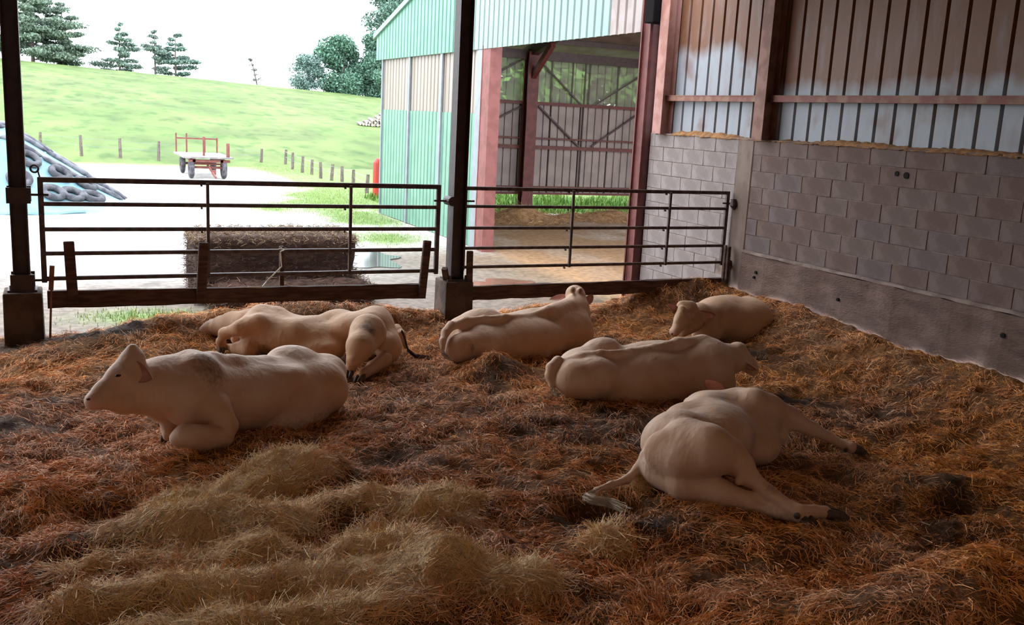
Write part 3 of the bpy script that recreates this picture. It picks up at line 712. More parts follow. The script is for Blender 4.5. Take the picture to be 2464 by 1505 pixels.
COWS = {
 'c1': {'o': (0.8, 7.07, 0.0), 'vox': 0.0125, 'prims': [
   ('e', (1.1834, 7.2632, 0.2254), (-0.893, -0.45, 0.0), (0.45, -0.893, 0.0), (0.0, 0.0, 1.0), (0.58, 0.32, 0.275), 0.1),
   ('e', (0.8257, 7.0606, 0.3264), (-0.893, -0.45, 0.0), (0.45, -0.893, 0.0), (0.0, 0.0, 1.0), (0.3, 0.27, 0.26), 0.1),
   ('e', (1.6657, 7.5063, 0.1888), (-0.893, -0.45, 0.0), (0.45, -0.893, 0.0), (0.0, 0.0, 1.0), (0.36, 0.32, 0.25), 0.1),
   ('e', (1.655, 7.6016, 0.3804), (-0.8795, -0.4432, 0.1736), (0.45, -0.893, 0.0), (0.1551, 0.0781, 0.9848), (0.24, 0.17, 0.125), 0.06),
   ('e', (1.9434, 7.6686, 0.2674), (-0.8392, -0.4229, -0.342), (0.45, -0.893, 0.0), (-0.3054, -0.1539, 0.9397), (0.14, 0.2, 0.13), 0.08),
   ('e', (1.8884, 7.4841, 0.1613), (-0.893, -0.45, 0.0), (0.45, -0.893, 0.0), (0.0, 0.0, 1.0), (0.16, 0.22, 0.2), 0.08),
   ('e', (1.6736, 7.2415, 0.0856), (-0.893, -0.45, 0.0), (0.45, -0.893, 0.0), (0.0, 0.0, 1.0), (0.26, 0.1, 0.16), 0.07),
   ('c', (0.6221, 6.9803, 0.5479), (0.7862, 7.0631, 0.5687), 0.08, 0.066, 0.06),
   ('c', (0.7862, 7.0631, 0.5687), (0.9564, 7.1488, 0.5178), 0.066, 0.072, 0.06),
   ('c', (0.9564, 7.1488, 0.5178), (1.1179, 7.2302, 0.4677), 0.072, 0.072, 0.06),
   ('c', (1.1179, 7.2302, 0.4677), (1.391, 7.3678, 0.4018), 0.072, 0.07, 0.06),
   ('c', (1.391, 7.3678, 0.4018), (1.6536, 7.4553, 0.3316), 0.07, 0.055, 0.06),
   ('c', (1.6536, 7.4553, 0.3316), (1.9381, 7.5763, 0.2387), 0.055, 0.045, 0.06),
   ('e', (1.5674, 7.2103, 0.3617), (-0.893, -0.45, 0.0), (0.45, -0.893, 0.0), (0.0, 0.0, 1.0), (0.09, 0.07, 0.05), 0.12),
   ('e', (0.8108, 6.9187, 0.4908), (-0.8094, -0.4078, -0.4226), (0.45, -0.893, 0.0), (-0.3774, -0.1902, 0.9063), (0.17, 0.11, 0.15), 0.12),
   ('e', (0.744, 6.7954, 0.3568), (-0.7315, -0.3686, 0.5736), (0.45, -0.893, 0.0), (0.5122, 0.2581, 0.8192), (0.17, 0.11, 0.19), 0.07),
   ('c', (0.9246, 6.8304, 0.2615), (1.0005, 6.7679, 0.1506), 0.12, 0.085, 0.06),
   ('c', (0.7024, 6.5729, 0.1717), (0.9655, 6.7279, 0.0833), 0.083, 0.08, 0.028),
   ('c', (0.6445, 6.5885, 0.1484), (0.8559, 6.6502, 0.0709), 0.05, 0.045, 0.03),
   ('c', (0.6087, 6.8616, 0.1409), (0.6091, 6.817, 0.0942), 0.045, 0.036, 0.03),
   ('c', (0.6482, 6.9935, 0.3804), (0.5159, 6.8932, 0.4365), 0.2, 0.175, 0.09),
   ('c', (0.5159, 6.8932, 0.4365), (0.4172, 6.8211, 0.4756), 0.175, 0.14, 0.09),
   ('c', (0.6876, 6.991, 0.2327), (0.5685, 6.9085, 0.2674), 0.14, 0.075, 0.07),
   ('c', (0.3826, 6.7925, 0.6497), (0.2981, 6.7163, 0.5709), 0.088, 0.075, 0.05),
   ('c', (0.2981, 6.7163, 0.5709), (0.2007, 6.6448, 0.4918), 0.075, 0.066, 0.05),
   ('c', (0.2007, 6.6448, 0.4918), (0.1379, 6.602, 0.4551), 0.066, 0.054, 0.05),
   ('e', (0.3912, 6.752, 0.4675), (-0.574, -0.2893, -0.766), (0.45, -0.893, 0.0), (-0.6841, -0.3447, 0.6428), (0.13, 0.085, 0.14), 0.06),
   ('c', (0.4337, 6.7847, 0.3842), (0.3187, 6.7043, 0.3993), 0.1, 0.072, 0.05),
   ('c', (0.3187, 6.7043, 0.3993), (0.1882, 6.6217, 0.4397), 0.072, 0.05, 0.05),
   ('c', (0.3938, 6.8093, 0.7378), (0.4035, 6.8142, 0.6925), 0.034, 0.055, 0.05),
   ('e', (0.1349, 6.5893, 0.4506), (-0.6841, -0.3447, -0.6428), (0.45, -0.893, 0.0), (-0.574, -0.2893, 0.766), (0.052, 0.06, 0.05), 0.03),
   ('e', (0.3014, 6.6564, 0.6182), (-0.7315, -0.3686, -0.5736), (0.45, -0.893, 0.0), (-0.5122, -0.2581, 0.8192), (0.035, 0.02, 0.018), 0.02),
   ('C', (0.1255, 6.5565, 0.4216), (0.2256, 6.5846, 0.3936), 0.006, 0.006, 0.012),
   ('e', (1.5471, 7.3345, -0.0109), (-0.893, -0.45, 0.0), (0.45, -0.893, 0.0), (0.0, 0.0, 1.0), (0.35, 0.2, 0.1), 0.08),
  ],
  'parts': [('ear', (0.4046, 6.7364, 0.625), (0.4908, 6.6118, 0.5716), (-0.1765, -0.7608, -0.1), 0.072), ('eye', (0.2898, 6.636, 0.6045), 0.016), ('nostril', (0.1025, 6.545, 0.483), 0.013), ('hoof', (0.5959, 6.8552, 0.0829), (0.5759, 6.8227, 0.0588), 0.03)],
  'dirt_shade': [((0.9055, 6.8768, 0.5568), 0.16, 0.62), ((0.8485, 6.9825, 0.6037), 0.09, 0.3), ((1.08, 6.9871, 0.4701), 0.1, 0.2)], 'pink': [((0.127, 6.5741, 0.4529), 0.055, 0.8)]},
 'c3': {'o': (3.9, 8.75, 0.0), 'vox': 0.014, 'prims': [
   ('e', (4.2568, 8.8332, 0.1501), (0.96, 0.28, 0.0), (0.2717, -0.9315, -0.2419), (0.0677, -0.2322, 0.9703), (0.58, 0.32, 0.26), 0.1),
   ('e', (4.8773, 9.0351, 0.1423), (0.96, 0.28, 0.0), (0.2773, -0.9507, -0.1392), (0.039, -0.1336, 0.9903), (0.3, 0.3, 0.27), 0.1),
   ('e', (3.6946, 8.6484, 0.1781), (0.96, 0.28, 0.0), (0.28, -0.96, 0.0), (0.0, 0.0, 1.0), (0.27, 0.29, 0.21), 0.1),
   ('e', (3.832, 8.9072, 0.33), (0.9547, 0.2785, 0.1045), (0.28, -0.96, 0.0), (-0.1003, -0.0293, 0.9945), (0.28, 0.16, 0.135), 0.07),
   ('e', (3.6031, 8.7676, 0.284), (0.96, 0.28, 0.0), (0.28, -0.96, 0.0), (0.0, 0.0, 1.0), (0.16, 0.16, 0.13), 0.08),
   ('e', (4.4827, 9.0658, 0.2547), (0.9507, 0.2773, 0.1392), (0.28, -0.96, 0.0), (-0.1336, -0.039, 0.9903), (0.34, 0.16, 0.15), 0.09),
   ('e', (3.4758, 8.4388, 0.1846), (0.96, 0.28, 0.0), (0.28, -0.96, 0.0), (0.0, 0.0, 1.0), (0.19, 0.13, 0.15), 0.08),
   ('e', (4.4949, 8.7673, 0.0862), (0.96, 0.28, 0.0), (0.28, -0.96, 0.0), (0.0, 0.0, 1.0), (0.34, 0.17, 0.21), 0.1),
   ('c', (3.4083, 8.5753, 0.3733), (3.566, 8.6005, 0.4112), 0.045, 0.042, 0.04),
   ('c', (3.566, 8.6005, 0.4112), (3.7901, 8.6555, 0.4156), 0.042, 0.034, 0.04),
   ('c', (3.7901, 8.6555, 0.4156), (4.0543, 8.7325, 0.4058), 0.034, 0.03, 0.04),
   ('c', (4.0543, 8.7325, 0.4058), (4.3407, 8.8056, 0.3789), 0.03, 0.034, 0.04),
   ('c', (4.3407, 8.8056, 0.3789), (4.6464, 8.9156, 0.4158), 0.034, 0.05, 0.04),
   ('c', (4.6464, 8.9156, 0.4158), (4.9486, 9.035, 0.4402), 0.05, 0.06, 0.04),
   ('c', (4.8063, 9.0143, 0.2795), (5.0827, 9.1574, 0.3504), 0.19, 0.15, 0.08),
   ('c', (5.0827, 9.1574, 0.3504), (5.1659, 9.2442, 0.4291), 0.15, 0.115, 0.08),
   ('c', (4.7886, 8.9467, 0.3951), (4.9606, 9.0177, 0.4294), 0.07, 0.05, 0.05),
   ('e', (5.1871, 9.2921, 0.495), (0.96, 0.28, 0.0), (0.28, -0.96, 0.0), (0.0, 0.0, 1.0), (0.095, 0.09, 0.09), 0.04),
   ('c', (5.1755, 9.3303, 0.5024), (5.3898, 9.7574, 0.267), 0.1, 0.075, 0.05),
   ('c', (5.0783, 9.1978, 0.5675), (5.0771, 9.1975, 0.5816), 0.034, 0.034, 0.015),
   ('c', (5.1851, 9.2186, 0.5512), (5.1839, 9.2182, 0.5654), 0.034, 0.034, 0.015),
   ('e', (5.0673, 8.9863, 0.1443), (0.96, 0.28, 0.0), (0.28, -0.96, 0.0), (0.0, 0.0, 1.0), (0.13, 0.18, 0.22), 0.1),
   ('c', (5.1935, 9.1273, 0.3993), (5.215, 9.071, 0.1891), 0.05, 0.05, 0.05),
   ('c', (3.3939, 8.5399, 0.39), (3.31, 8.4737, 0.3423), 0.05, 0.04, 0.025),
   ('c', (3.31, 8.4737, 0.3423), (3.2528, 8.3946, 0.2729), 0.04, 0.031, 0.025),
   ('c', (3.2528, 8.3946, 0.2729), (3.2379, 8.3485, 0.2111), 0.031, 0.026, 0.025),
  ],
  'parts': [('ear', (5.2946, 9.2818, 0.4032), (5.4007, 9.2919, 0.4933), (-0.064, -0.852, 0.3), 0.05), ('ear', (5.1184, 9.3762, 0.4575), (4.9489, 9.4934, 0.4262), (-0.492, -0.456, 0.7), 0.045), ('switch', [(3.2375, 8.3484, 0.2193), (3.2266, 8.3036, 0.1737), (3.2922, 8.2602, 0.1237)], 0.03)],
  'dirt_shade': [((3.5401, 8.3013, 0.2141), 0.05, 0.7), ((5.0574, 9.1605, 0.5796), 0.03, 1.0), ((5.1632, 9.1809, 0.5681), 0.03, 1.0)], 'pink': []},
 'c4': {'o': (4.55, 7.15, 0.0), 'vox': 0.014, 'prims': [
   ('e', (4.7674, 7.119, 0.1904), (0.9987, -0.0504, 0.0), (-0.0493, -0.9769, -0.2079), (-0.0105, -0.2076, 0.9781), (0.58, 0.31, 0.25), 0.1),
   ('e', (5.2599, 7.0941, 0.1962), (0.9987, -0.0504, 0.0), (-0.0504, -0.9987, 0.0), (0.0, 0.0, 1.0), (0.32, 0.29, 0.27), 0.1),
   ('e', (4.1405, 7.1206, 0.2126), (0.9987, -0.0504, 0.0), (-0.0504, -0.9987, 0.0), (0.0, 0.0, 1.0), (0.28, 0.3, 0.2), 0.1),
   ('e', (4.3647, 7.3196, 0.3662), (0.9769, -0.0493, 0.2079), (-0.0504, -0.9987, 0.0), (-0.2076, 0.0105, 0.9781), (0.2, 0.15, 0.13), 0.06),
   ('e', (4.1097, 7.2523, 0.3056), (0.9647, -0.0487, 0.2588), (-0.0504, -0.9987, 0.0), (-0.2585, 0.0131, 0.9659), (0.17, 0.16, 0.12), 0.08),
   ('e', (4.8428, 7.2554, 0.3195), (0.9933, -0.0502, 0.1045), (-0.0504, -0.9987, 0.0), (-0.1044, 0.0053, 0.9945), (0.36, 0.17, 0.13), 0.09),
   ('e', (3.9785, 6.9786, 0.2246), (0.9987, -0.0504, 0.0), (-0.0504, -0.9987, 0.0), (0.0, 0.0, 1.0), (0.22, 0.13, 0.15), 0.08),
   ('e', (4.1519, 6.9698, 0.3081), (0.9987, -0.0504, 0.0), (-0.0504, -0.9987, 0.0), (0.0, 0.0, 1.0), (0.09, 0.06, 0.06), 0.1),
   ('e', (3.9051, 7.0624, 0.2329), (0.9987, -0.0504, 0.0), (-0.0504, -0.9987, 0.0), (0.0, 0.0, 1.0), (0.11, 0.16, 0.14), 0.08),
   ('c', (3.8759, 7.144, 0.3325), (4.054, 7.115, 0.3814), 0.036, 0.042, 0.04),
   ('c', (4.054, 7.115, 0.3814), (4.2369, 7.0957, 0.4093), 0.042, 0.035, 0.04),
   ('c', (4.2369, 7.0957, 0.4093), (4.526, 7.0811, 0.4154), 0.035, 0.032, 0.04),
   ('c', (4.526, 7.0811, 0.4154), (4.7871, 7.088, 0.4299), 0.032, 0.04, 0.04),
   ('c', (4.7871, 7.088, 0.4299), (5.0468, 7.1049, 0.4584), 0.04, 0.055, 0.04),
   ('c', (5.0468, 7.1049, 0.4584), (5.3338, 7.1204, 0.4635), 0.055, 0.055, 0.04),
   ('e', (5.3528, 7.1295, 0.349), (0.9987, -0.0504, 0.0), (-0.0504, -0.9987, 0.0), (0.0, 0.0, 1.0), (0.14, 0.18, 0.15), 0.08),
   ('e', (5.3957, 7.0072, 0.2182), (0.9987, -0.0504, 0.0), (-0.0504, -0.9987, 0.0), (0.0, 0.0, 1.0), (0.18, 0.2, 0.22), 0.1),
   ('c', (5.4576, 7.1042, 0.3013), (5.6599, 7.114, 0.2707), 0.17, 0.13, 0.08),
   ('c', (5.6599, 7.114, 0.2707), (5.7921, 7.1273, 0.2676), 0.13, 0.1, 0.08),
   ('c', (5.7866, 7.1376, 0.298), (5.8941, 7.1222, 0.2054), 0.085, 0.07, 0.05),
   ('c', (5.8941, 7.1222, 0.2054), (5.9506, 7.1093, 0.1475), 0.07, 0.055, 0.05),
   ('e', (5.7599, 7.1289, 0.3829), (0.9987, -0.0504, 0.0), (-0.0504, -0.9987, 0.0), (0.0, 0.0, 1.0), (0.075, 0.08, 0.05), 0.03),
   ('e', (5.3911, 6.9473, 0.0758), (0.9987, -0.0504, 0.0), (-0.0504, -0.9987, 0.0), (0.0, 0.0, 1.0), (0.2, 0.14, 0.15), 0.08),
   ('e', (4.6758, 6.9634, 0.1037), (0.9987, -0.0504, 0.0), (-0.0504, -0.9987, 0.0), (0.0, 0.0, 1.0), (0.45, 0.14, 0.15), 0.1),
   ('c', (3.8322, 7.1262, 0.3621), (3.752, 7.0902, 0.3208), 0.05, 0.042, 0.025),
   ('c', (3.752, 7.0902, 0.3208), (3.7217, 7.0617, 0.2566), 0.042, 0.034, 0.025),
   ('c', (3.7217, 7.0617, 0.2566), (3.7343, 7.021, 0.1748), 0.034, 0.026, 0.025),
  ],
  'parts': [('ear', (5.7725, 7.0382, 0.2588), (5.8849, 6.9825, 0.177), (-0.225, -0.4893, -0.8), 0.05), ('switch', [(3.7339, 7.021, 0.1821), (3.7351, 6.9709, 0.1373), (3.7588, 6.9296, 0.118)], 0.03)],
  'dirt_shade': [], 'pink': []},
 'c5': {'o': (6.75, 8.95, 0.0), 'vox': 0.014, 'prims': [
   ('e', (7.2341, 9.0099, 0.1788), (-0.9924, -0.1228, 0.0), (0.1228, -0.9924, 0.0), (0.0, 0.0, 1.0), (0.4, 0.3, 0.26), 0.1),
   ('e', (6.8761, 8.9656, 0.2231), (-0.9924, -0.1228, 0.0), (0.1228, -0.9924, 0.0), (0.0, 0.0, 1.0), (0.3, 0.28, 0.26), 0.1),
   ('e', (7.4602, 9.0379, 0.1736), (-0.9924, -0.1228, 0.0), (0.1228, -0.9924, 0.0), (0.0, 0.0, 1.0), (0.24, 0.28, 0.25), 0.1),
   ('e', (7.263, 8.9127, 0.0724), (-0.9924, -0.1228, 0.0), (0.1228, -0.9924, 0.0), (0.0, 0.0, 1.0), (0.28, 0.22, 0.18), 0.1),
   ('e', (7.5083, 9.1849, 0.3212), (-0.9924, -0.1228, 0.0), (0.1228, -0.9924, 0.0), (0.0, 0.0, 1.0), (0.18, 0.14, 0.11), 0.06),
   ('c', (6.6401, 8.9163, 0.3314), (6.8527, 8.9325, 0.3694), 0.07, 0.055, 0.045),
   ('c', (6.8527, 8.9325, 0.3694), (7.106, 8.9537, 0.3809), 0.055, 0.045, 0.045),
   ('c', (7.106, 8.9537, 0.3809), (7.4517, 8.9965, 0.325), 0.045, 0.04, 0.045),
   ('c', (7.4517, 8.9965, 0.325), (7.6573, 9.0219, 0.2458), 0.04, 0.05, 0.045),
   ('e', (7.0945, 9.0934, 0.3537), (-0.9924, -0.1228, 0.0), (0.1228, -0.9924, 0.0), (0.0, 0.0, 1.0), (0.26, 0.15, 0.12), 0.08),
   ('e', (7.5206, 8.9446, 0.089), (-0.9924, -0.1228, 0.0), (0.1228, -0.9924, 0.0), (0.0, 0.0, 1.0), (0.13, 0.2, 0.17), 0.1),
   ('c', (6.7681, 8.9019, 0.241), (6.4634, 8.7332, 0.3275), 0.19, 0.13, 0.08),
   ('c', (6.4634, 8.7332, 0.3275), (6.2582, 8.607, 0.3619), 0.13, 0.115, 0.08),
   ('c', (6.1649, 8.5552, 0.4322), (6.0125, 8.4255, 0.3544), 0.095, 0.075, 0.05),
   ('c', (6.0125, 8.4255, 0.3544), (5.8876, 8.3395, 0.269), 0.075, 0.055, 0.05),
   ('c', (6.1026, 8.5676, 0.4831), (6.2422, 8.5849, 0.4701), 0.06, 0.06, 0.04),
   ('c', (6.0339, 8.4735, 0.4675), (5.9237, 8.3742, 0.3553), 0.045, 0.035, 0.04),
   ('e', (5.8585, 8.3258, 0.2552), (-0.9924, -0.1228, 0.0), (0.1228, -0.9924, 0.0), (0.0, 0.0, 1.0), (0.045, 0.06, 0.042), 0.03),
   ('c', (6.3161, 8.594, 0.2538), (6.0649, 8.442, 0.2194), 0.075, 0.05, 0.05),
   ('e', (6.1506, 8.4728, 0.3848), (-0.9924, -0.1228, 0.0), (0.1228, -0.9924, 0.0), (0.0, 0.0, 1.0), (0.025, 0.03, 0.02), 0.02),
   ('e', (6.5868, 8.7283, 0.1063), (-0.9924, -0.1228, 0.0), (0.1228, -0.9924, 0.0), (0.0, 0.0, 1.0), (0.2, 0.12, 0.14), 0.08),
  ],
  'parts': [('ear', (6.3363, 8.5663, 0.4001), (6.5481, 8.5421, 0.3544), (0.2844, -0.6701, -0.4), 0.062), ('ear', (6.0357, 8.5493, 0.429), (5.8927, 8.5417, 0.514), (0.4952, -0.7448, 0.2), 0.05), ('eye', (6.1272, 8.4447, 0.3686), 0.015), ('eye', (5.9664, 8.4349, 0.3955), 0.012), ('nostril', (5.7966, 8.2728, 0.252), 0.013), ('nostril', (5.8653, 8.2864, 0.2366), 0.012)],
  'dirt_shade': [], 'pink': [((5.8439, 8.3039, 0.2517), 0.06, 0.8)]},
 'c6': {'o': (3.75, 5.1, 0.0), 'vox': 0.0125, 'prims': [
   ('e', (4.1497, 5.3169, 0.25), (0.717, 0.6971, 0.0), (0.6971, -0.717, 0.0), (0.0, 0.0, 1.0), (0.45, 0.29, 0.235), 0.1),
   ('e', (4.666, 5.6221, 0.24), (0.717, 0.6971, 0.0), (0.6971, -0.717, 0.0), (0.0, 0.0, 1.0), (0.3, 0.27, 0.21), 0.1),
   ('e', (4.5438, 5.331, 0.15), (0.5851, 0.811, 0.0), (0.811, -0.5851, 0.0), (0.0, 0.0, 1.0), (0.26, 0.19, 0.14), 0.1),
   ('e', (3.7724, 5.1846, 0.27), (0.717, 0.6971, 0.0), (0.6971, -0.717, 0.0), (0.0, 0.0, 1.0), (0.25, 0.23, 0.24), 0.08),
   ('c', (3.6801, 5.2651, 0.27), (3.9736, 5.4595, 0.32), 0.12, 0.1, 0.12),
   ('c', (3.9736, 5.4595, 0.32), (4.3205, 5.639, 0.33), 0.1, 0.095, 0.12),
   ('c', (4.3205, 5.639, 0.33), (4.6405, 5.7049, 0.33), 0.095, 0.095, 0.12),
   ('e', (4.7007, 5.6098, 0.36), (0.717, 0.6971, 0.0), (0.6971, -0.717, 0.0), (0.0, 0.0, 1.0), (0.14, 0.15, 0.085), 0.06),
   ('c', (4.152, 5.462, 0.36), (4.2504, 5.1069, 0.34), 0.05, 0.05, 0.05),
   ('c', (3.6773, 4.9636, 0.36), (3.7292, 4.8062, 0.36), 0.17, 0.165, 0.05),
   ('c', (3.7292, 4.8062, 0.36), (3.8702, 4.7811, 0.32), 0.165, 0.118, 0.05),
   ('e', (3.616, 4.8901, 0.3), (0.717, 0.6971, 0.0), (0.6971, -0.717, 0.0), (0.0, 0.0, 1.0), (0.16, 0.17, 0.17), 0.05),
   ('e', (3.5273, 4.9986, 0.3), (0.717, 0.6971, 0.0), (0.6971, -0.717, 0.0), (0.0, 0.0, 1.0), (0.1, 0.14, 0.15), 0.06),
   ('c', (3.8733, 4.772, 0.32), (3.9271, 4.7044, 0.27), 0.105, 0.078, 0.04),
   ('c', (3.9271, 4.7044, 0.27), (3.9575, 4.6573, 0.21), 0.078, 0.058, 0.04),
   ('c', (3.9125, 4.6543, 0.205), (3.8611, 4.6384, 0.2), 0.04, 0.028, 0.03),
   ('c', (3.9575, 4.6573, 0.21), (4.0264, 4.5371, 0.14), 0.056, 0.045, 0.03),
   ('c', (4.0264, 4.5371, 0.14), (4.0997, 4.3963, 0.08), 0.045, 0.041, 0.03),
   ('c', (4.0997, 4.3963, 0.08), (4.1233, 4.345, 0.07), 0.041, 0.048, 0.03),
   ('c', (4.1233, 4.345, 0.07), (4.2187, 4.3277, 0.07), 0.047, 0.04, 0.025),
   ('c', (4.2187, 4.3277, 0.07), (4.2982, 4.3127, 0.06), 0.04, 0.043, 0.025),
   ('e', (4.1247, 4.3933, 0.05), (0.717, 0.6971, 0.0), (0.6971, -0.717, 0.0), (0.0, 0.0, 1.0), (0.03, 0.025, 0.03), 0.02),
   ('c', (3.5734, 5.0959, 0.15), (3.6278, 4.8816, 0.13), 0.135, 0.12, 0.035),
   ('c', (3.6278, 4.8816, 0.13), (3.7971, 4.7235, 0.09), 0.12, 0.085, 0.035),
   ('c', (3.7971, 4.7235, 0.09), (3.9223, 4.6026, 0.065), 0.085, 0.06, 0.035),
   ('c', (3.9307, 4.6124, 0.06), (4.045, 4.4816, 0.03), 0.055, 0.038, 0.03),
   ('c', (4.045, 4.4816, 0.03), (4.1424, 4.3412, 0.03), 0.038, 0.035, 0.03),
   ('c', (4.6883, 5.5463, 0.37), (4.8214, 5.5338, 0.33), 0.13, 0.105, 0.05),
   ('c', (4.8214, 5.5338, 0.33), (4.9839, 5.5008, 0.26), 0.105, 0.085, 0.05),
   ('c', (4.9839, 5.5008, 0.26), (5.1505, 5.4217, 0.18), 0.085, 0.055, 0.05),
   ('c', (5.1505, 5.4217, 0.18), (5.288, 5.3809, 0.12), 0.056, 0.038, 0.025),
   ('c', (5.288, 5.3809, 0.12), (5.3613, 5.2732, 0.075), 0.038, 0.036, 0.025),
   ('c', (5.3613, 5.2732, 0.075), (5.3876, 5.2212, 0.07), 0.036, 0.045, 0.025),
   ('e', (5.1701, 5.4214, 0.185), (0.717, 0.6971, 0.0), (0.6971, -0.717, 0.0), (0.0, 0.0, 1.0), (0.045, 0.045, 0.045), 0.03),
   ('c', (4.8229, 5.5361, 0.18), (4.8965, 5.4945, 0.12), 0.1, 0.08, 0.06),
   ('c', (4.4172, 5.7766, 0.24), (4.5327, 5.9447, 0.19), 0.19, 0.15, 0.09),
   ('c', (4.5327, 5.9447, 0.19), (4.598, 6.064, 0.16), 0.15, 0.12, 0.09),
   ('c', (4.5907, 6.0428, 0.16), (4.7821, 6.0755, 0.11), 0.125, 0.085, 0.05),
   ('c', (4.7821, 6.0755, 0.11), (4.931, 6.1088, 0.08), 0.085, 0.06, 0.05),
   ('c', (4.4989, 6.0512, 0.22), (4.471, 6.0799, 0.25), 0.05, 0.035, 0.04),
   ('c', (3.5842, 5.1703, 0.27), (3.5179, 5.1926, 0.21), 0.06, 0.042, 0.03),
   ('c', (3.5179, 5.1926, 0.21), (3.4529, 5.1878, 0.13), 0.042, 0.03, 0.03),
   ('c', (3.4529, 5.1878, 0.13), (3.3412, 5.1423, 0.08), 0.03, 0.026, 0.03),
   ('c', (3.3412, 5.1423, 0.08), (3.2161, 5.1338, 0.06), 0.026, 0.022, 0.03),
   ('c', (3.2161, 5.1338, 0.06), (3.0775, 5.1, 0.055), 0.022, 0.018, 0.03),
  ],
  'parts': [('ear', (4.7981, 6.0946, 0.3), (4.664, 6.1344, 0.4), (-0.2251, -0.9162, 0.1), 0.062), ('switch', [(3.1197, 5.1036, 0.06), (2.9723, 5.0435, 0.05), (2.9947, 4.9634, 0.045), (3.0902, 4.9172, 0.04), (3.1378, 4.8021, 0.03)], 0.05), ('hoof', (4.2982, 4.3127, 0.06), (4.4371, 4.2497, 0.045), 0.045), ('hoof', (4.1436, 4.3131, 0.036), (4.1345, 4.2125, 0.03), 0.045), ('hoof', (5.3851, 5.2317, 0.07), (5.499, 5.1687, 0.05), 0.042), ('dewclaw', (4.0687, 4.3089, 0.07), 0.022), ('dewclaw', (5.3251, 5.2108, 0.06), 0.018)],
  'dirt_shade': [((3.6271, 4.4843, 0.42), 0.035, 0.6), ((3.9982, 4.4922, 0.2), 0.05, 0.6), ((3.5175, 5.0811, 0.22), 0.075, 1.0), ((3.5379, 5.0493, 0.2), 0.05, 0.8), ((3.8151, 4.5494, 0.33), 0.05, 0.25)], 'pink': [((3.5463, 5.1122, 0.2), 0.08, 0.6)]},
 'c2': {'o': (2.2, 9.35, 0.0), 'vox': 0.014, 'prims': [
   ('e', (1.9955, 9.191, 0.21), (-0.9207, 0.3903, 0.0), (-0.3903, -0.9207, 0.0), (0.0, 0.0, 1.0), (0.5, 0.3, 0.195), 0.1),
   ('e', (1.7576, 9.3532, 0.26), (-0.9207, 0.3903, 0.0), (-0.3903, -0.9207, 0.0), (0.0, 0.0, 1.0), (0.22, 0.26, 0.21), 0.1),
   ('c', (1.568, 9.2228, 0.33), (1.7246, 9.3917, 0.37), 0.09, 0.1, 0.06),
   ('c', (1.7246, 9.3917, 0.37), (1.8818, 9.3694, 0.36), 0.1, 0.09, 0.06),
   ('c', (1.8818, 9.3694, 0.36), (1.9994, 9.2125, 0.33), 0.09, 0.07, 0.06),
   ('c', (1.7328, 9.179, 0.32), (1.9807, 9.0328, 0.3), 0.06, 0.05, 0.11),
   ('c', (1.9807, 9.0328, 0.3), (2.355, 9.2361, 0.335), 0.05, 0.06, 0.11),
   ('e', (2.4202, 9.1978, 0.37), (-0.9006, 0.3818, -0.2079), (-0.3903, -0.9207, 0.0), (-0.1914, 0.0811, 0.9781), (0.14, 0.11, 0.085), 0.06),
   ('e', (2.5072, 9.0175, 0.3), (-0.9207, 0.3903, 0.0), (-0.3903, -0.9207, 0.0), (0.0, 0.0, 1.0), (0.18, 0.22, 0.15), 0.09),
   ('e', (2.7119, 8.9258, 0.29), (-0.9207, 0.3903, 0.0), (-0.3903, -0.9207, 0.0), (0.0, 0.0, 1.0), (0.23, 0.27, 0.22), 0.09),
   ('e', (2.7738, 8.998, 0.385), (-0.9207, 0.3903, 0.0), (-0.3903, -0.9207, 0.0), (0.0, 0.0, 1.0), (0.14, 0.15, 0.125), 0.06),
   ('e', (2.1861, 8.9585, 0.13), (-0.9207, 0.3903, 0.0), (-0.3903, -0.9207, 0.0), (0.0, 0.0, 1.0), (0.27, 0.2, 0.135), 0.045),
   ('c', (2.5586, 8.5527, 0.36), (2.4203, 8.3296, 0.28), 0.175, 0.125, 0.04),
   ('c', (2.4203, 8.3296, 0.28), (2.3483, 8.2606, 0.18), 0.125, 0.072, 0.04),
   ('c', (2.4827, 8.3561, 0.29), (2.5259, 8.3808, 0.27), 0.05, 0.03, 0.03),
   ('c', (2.3565, 8.2897, 0.18), (2.3342, 8.3019, 0.1), 0.062, 0.046, 0.03),
   ('c', (2.3342, 8.3019, 0.1), (2.3224, 8.2995, 0.07), 0.046, 0.042, 0.03),
   ('e', (2.8141, 8.7013, 0.17), (-0.9207, 0.3903, 0.0), (-0.3903, -0.9207, 0.0), (0.0, 0.0, 1.0), (0.13, 0.2, 0.16), 0.08),
   ('c', (2.709, 8.4927, 0.1), (2.5718, 8.3982, 0.06), 0.075, 0.058, 0.035),
   ('c', (2.5718, 8.3982, 0.06), (2.3876, 8.1714, 0.045), 0.058, 0.045, 0.035),
   ('c', (1.6553, 9.1419, 0.36), (1.4874, 9.1818, 0.31), 0.095, 0.068, 0.04),
   ('c', (1.4874, 9.1818, 0.31), (1.3665, 9.3279, 0.23), 0.068, 0.052, 0.04),
   ('c', (1.3665, 9.3279, 0.23), (1.351, 9.4679, 0.12), 0.052, 0.038, 0.04),
   ('c', (1.351, 9.4679, 0.12), (1.359, 9.4724, 0.06), 0.038, 0.038, 0.04),
   ('c', (1.5688, 9.1401, 0.12), (1.4845, 9.2913, 0.08), 0.09, 0.055, 0.05),
   ('c', (1.4845, 9.2913, 0.08), (1.4377, 9.4964, 0.05), 0.055, 0.035, 0.05),
   ('c', (1.6692, 9.6501, 0.22), (1.5385, 9.8799, 0.18), 0.18, 0.13, 0.08),
   ('c', (1.5385, 9.8799, 0.18), (1.4472, 10.016, 0.15), 0.13, 0.105, 0.08),
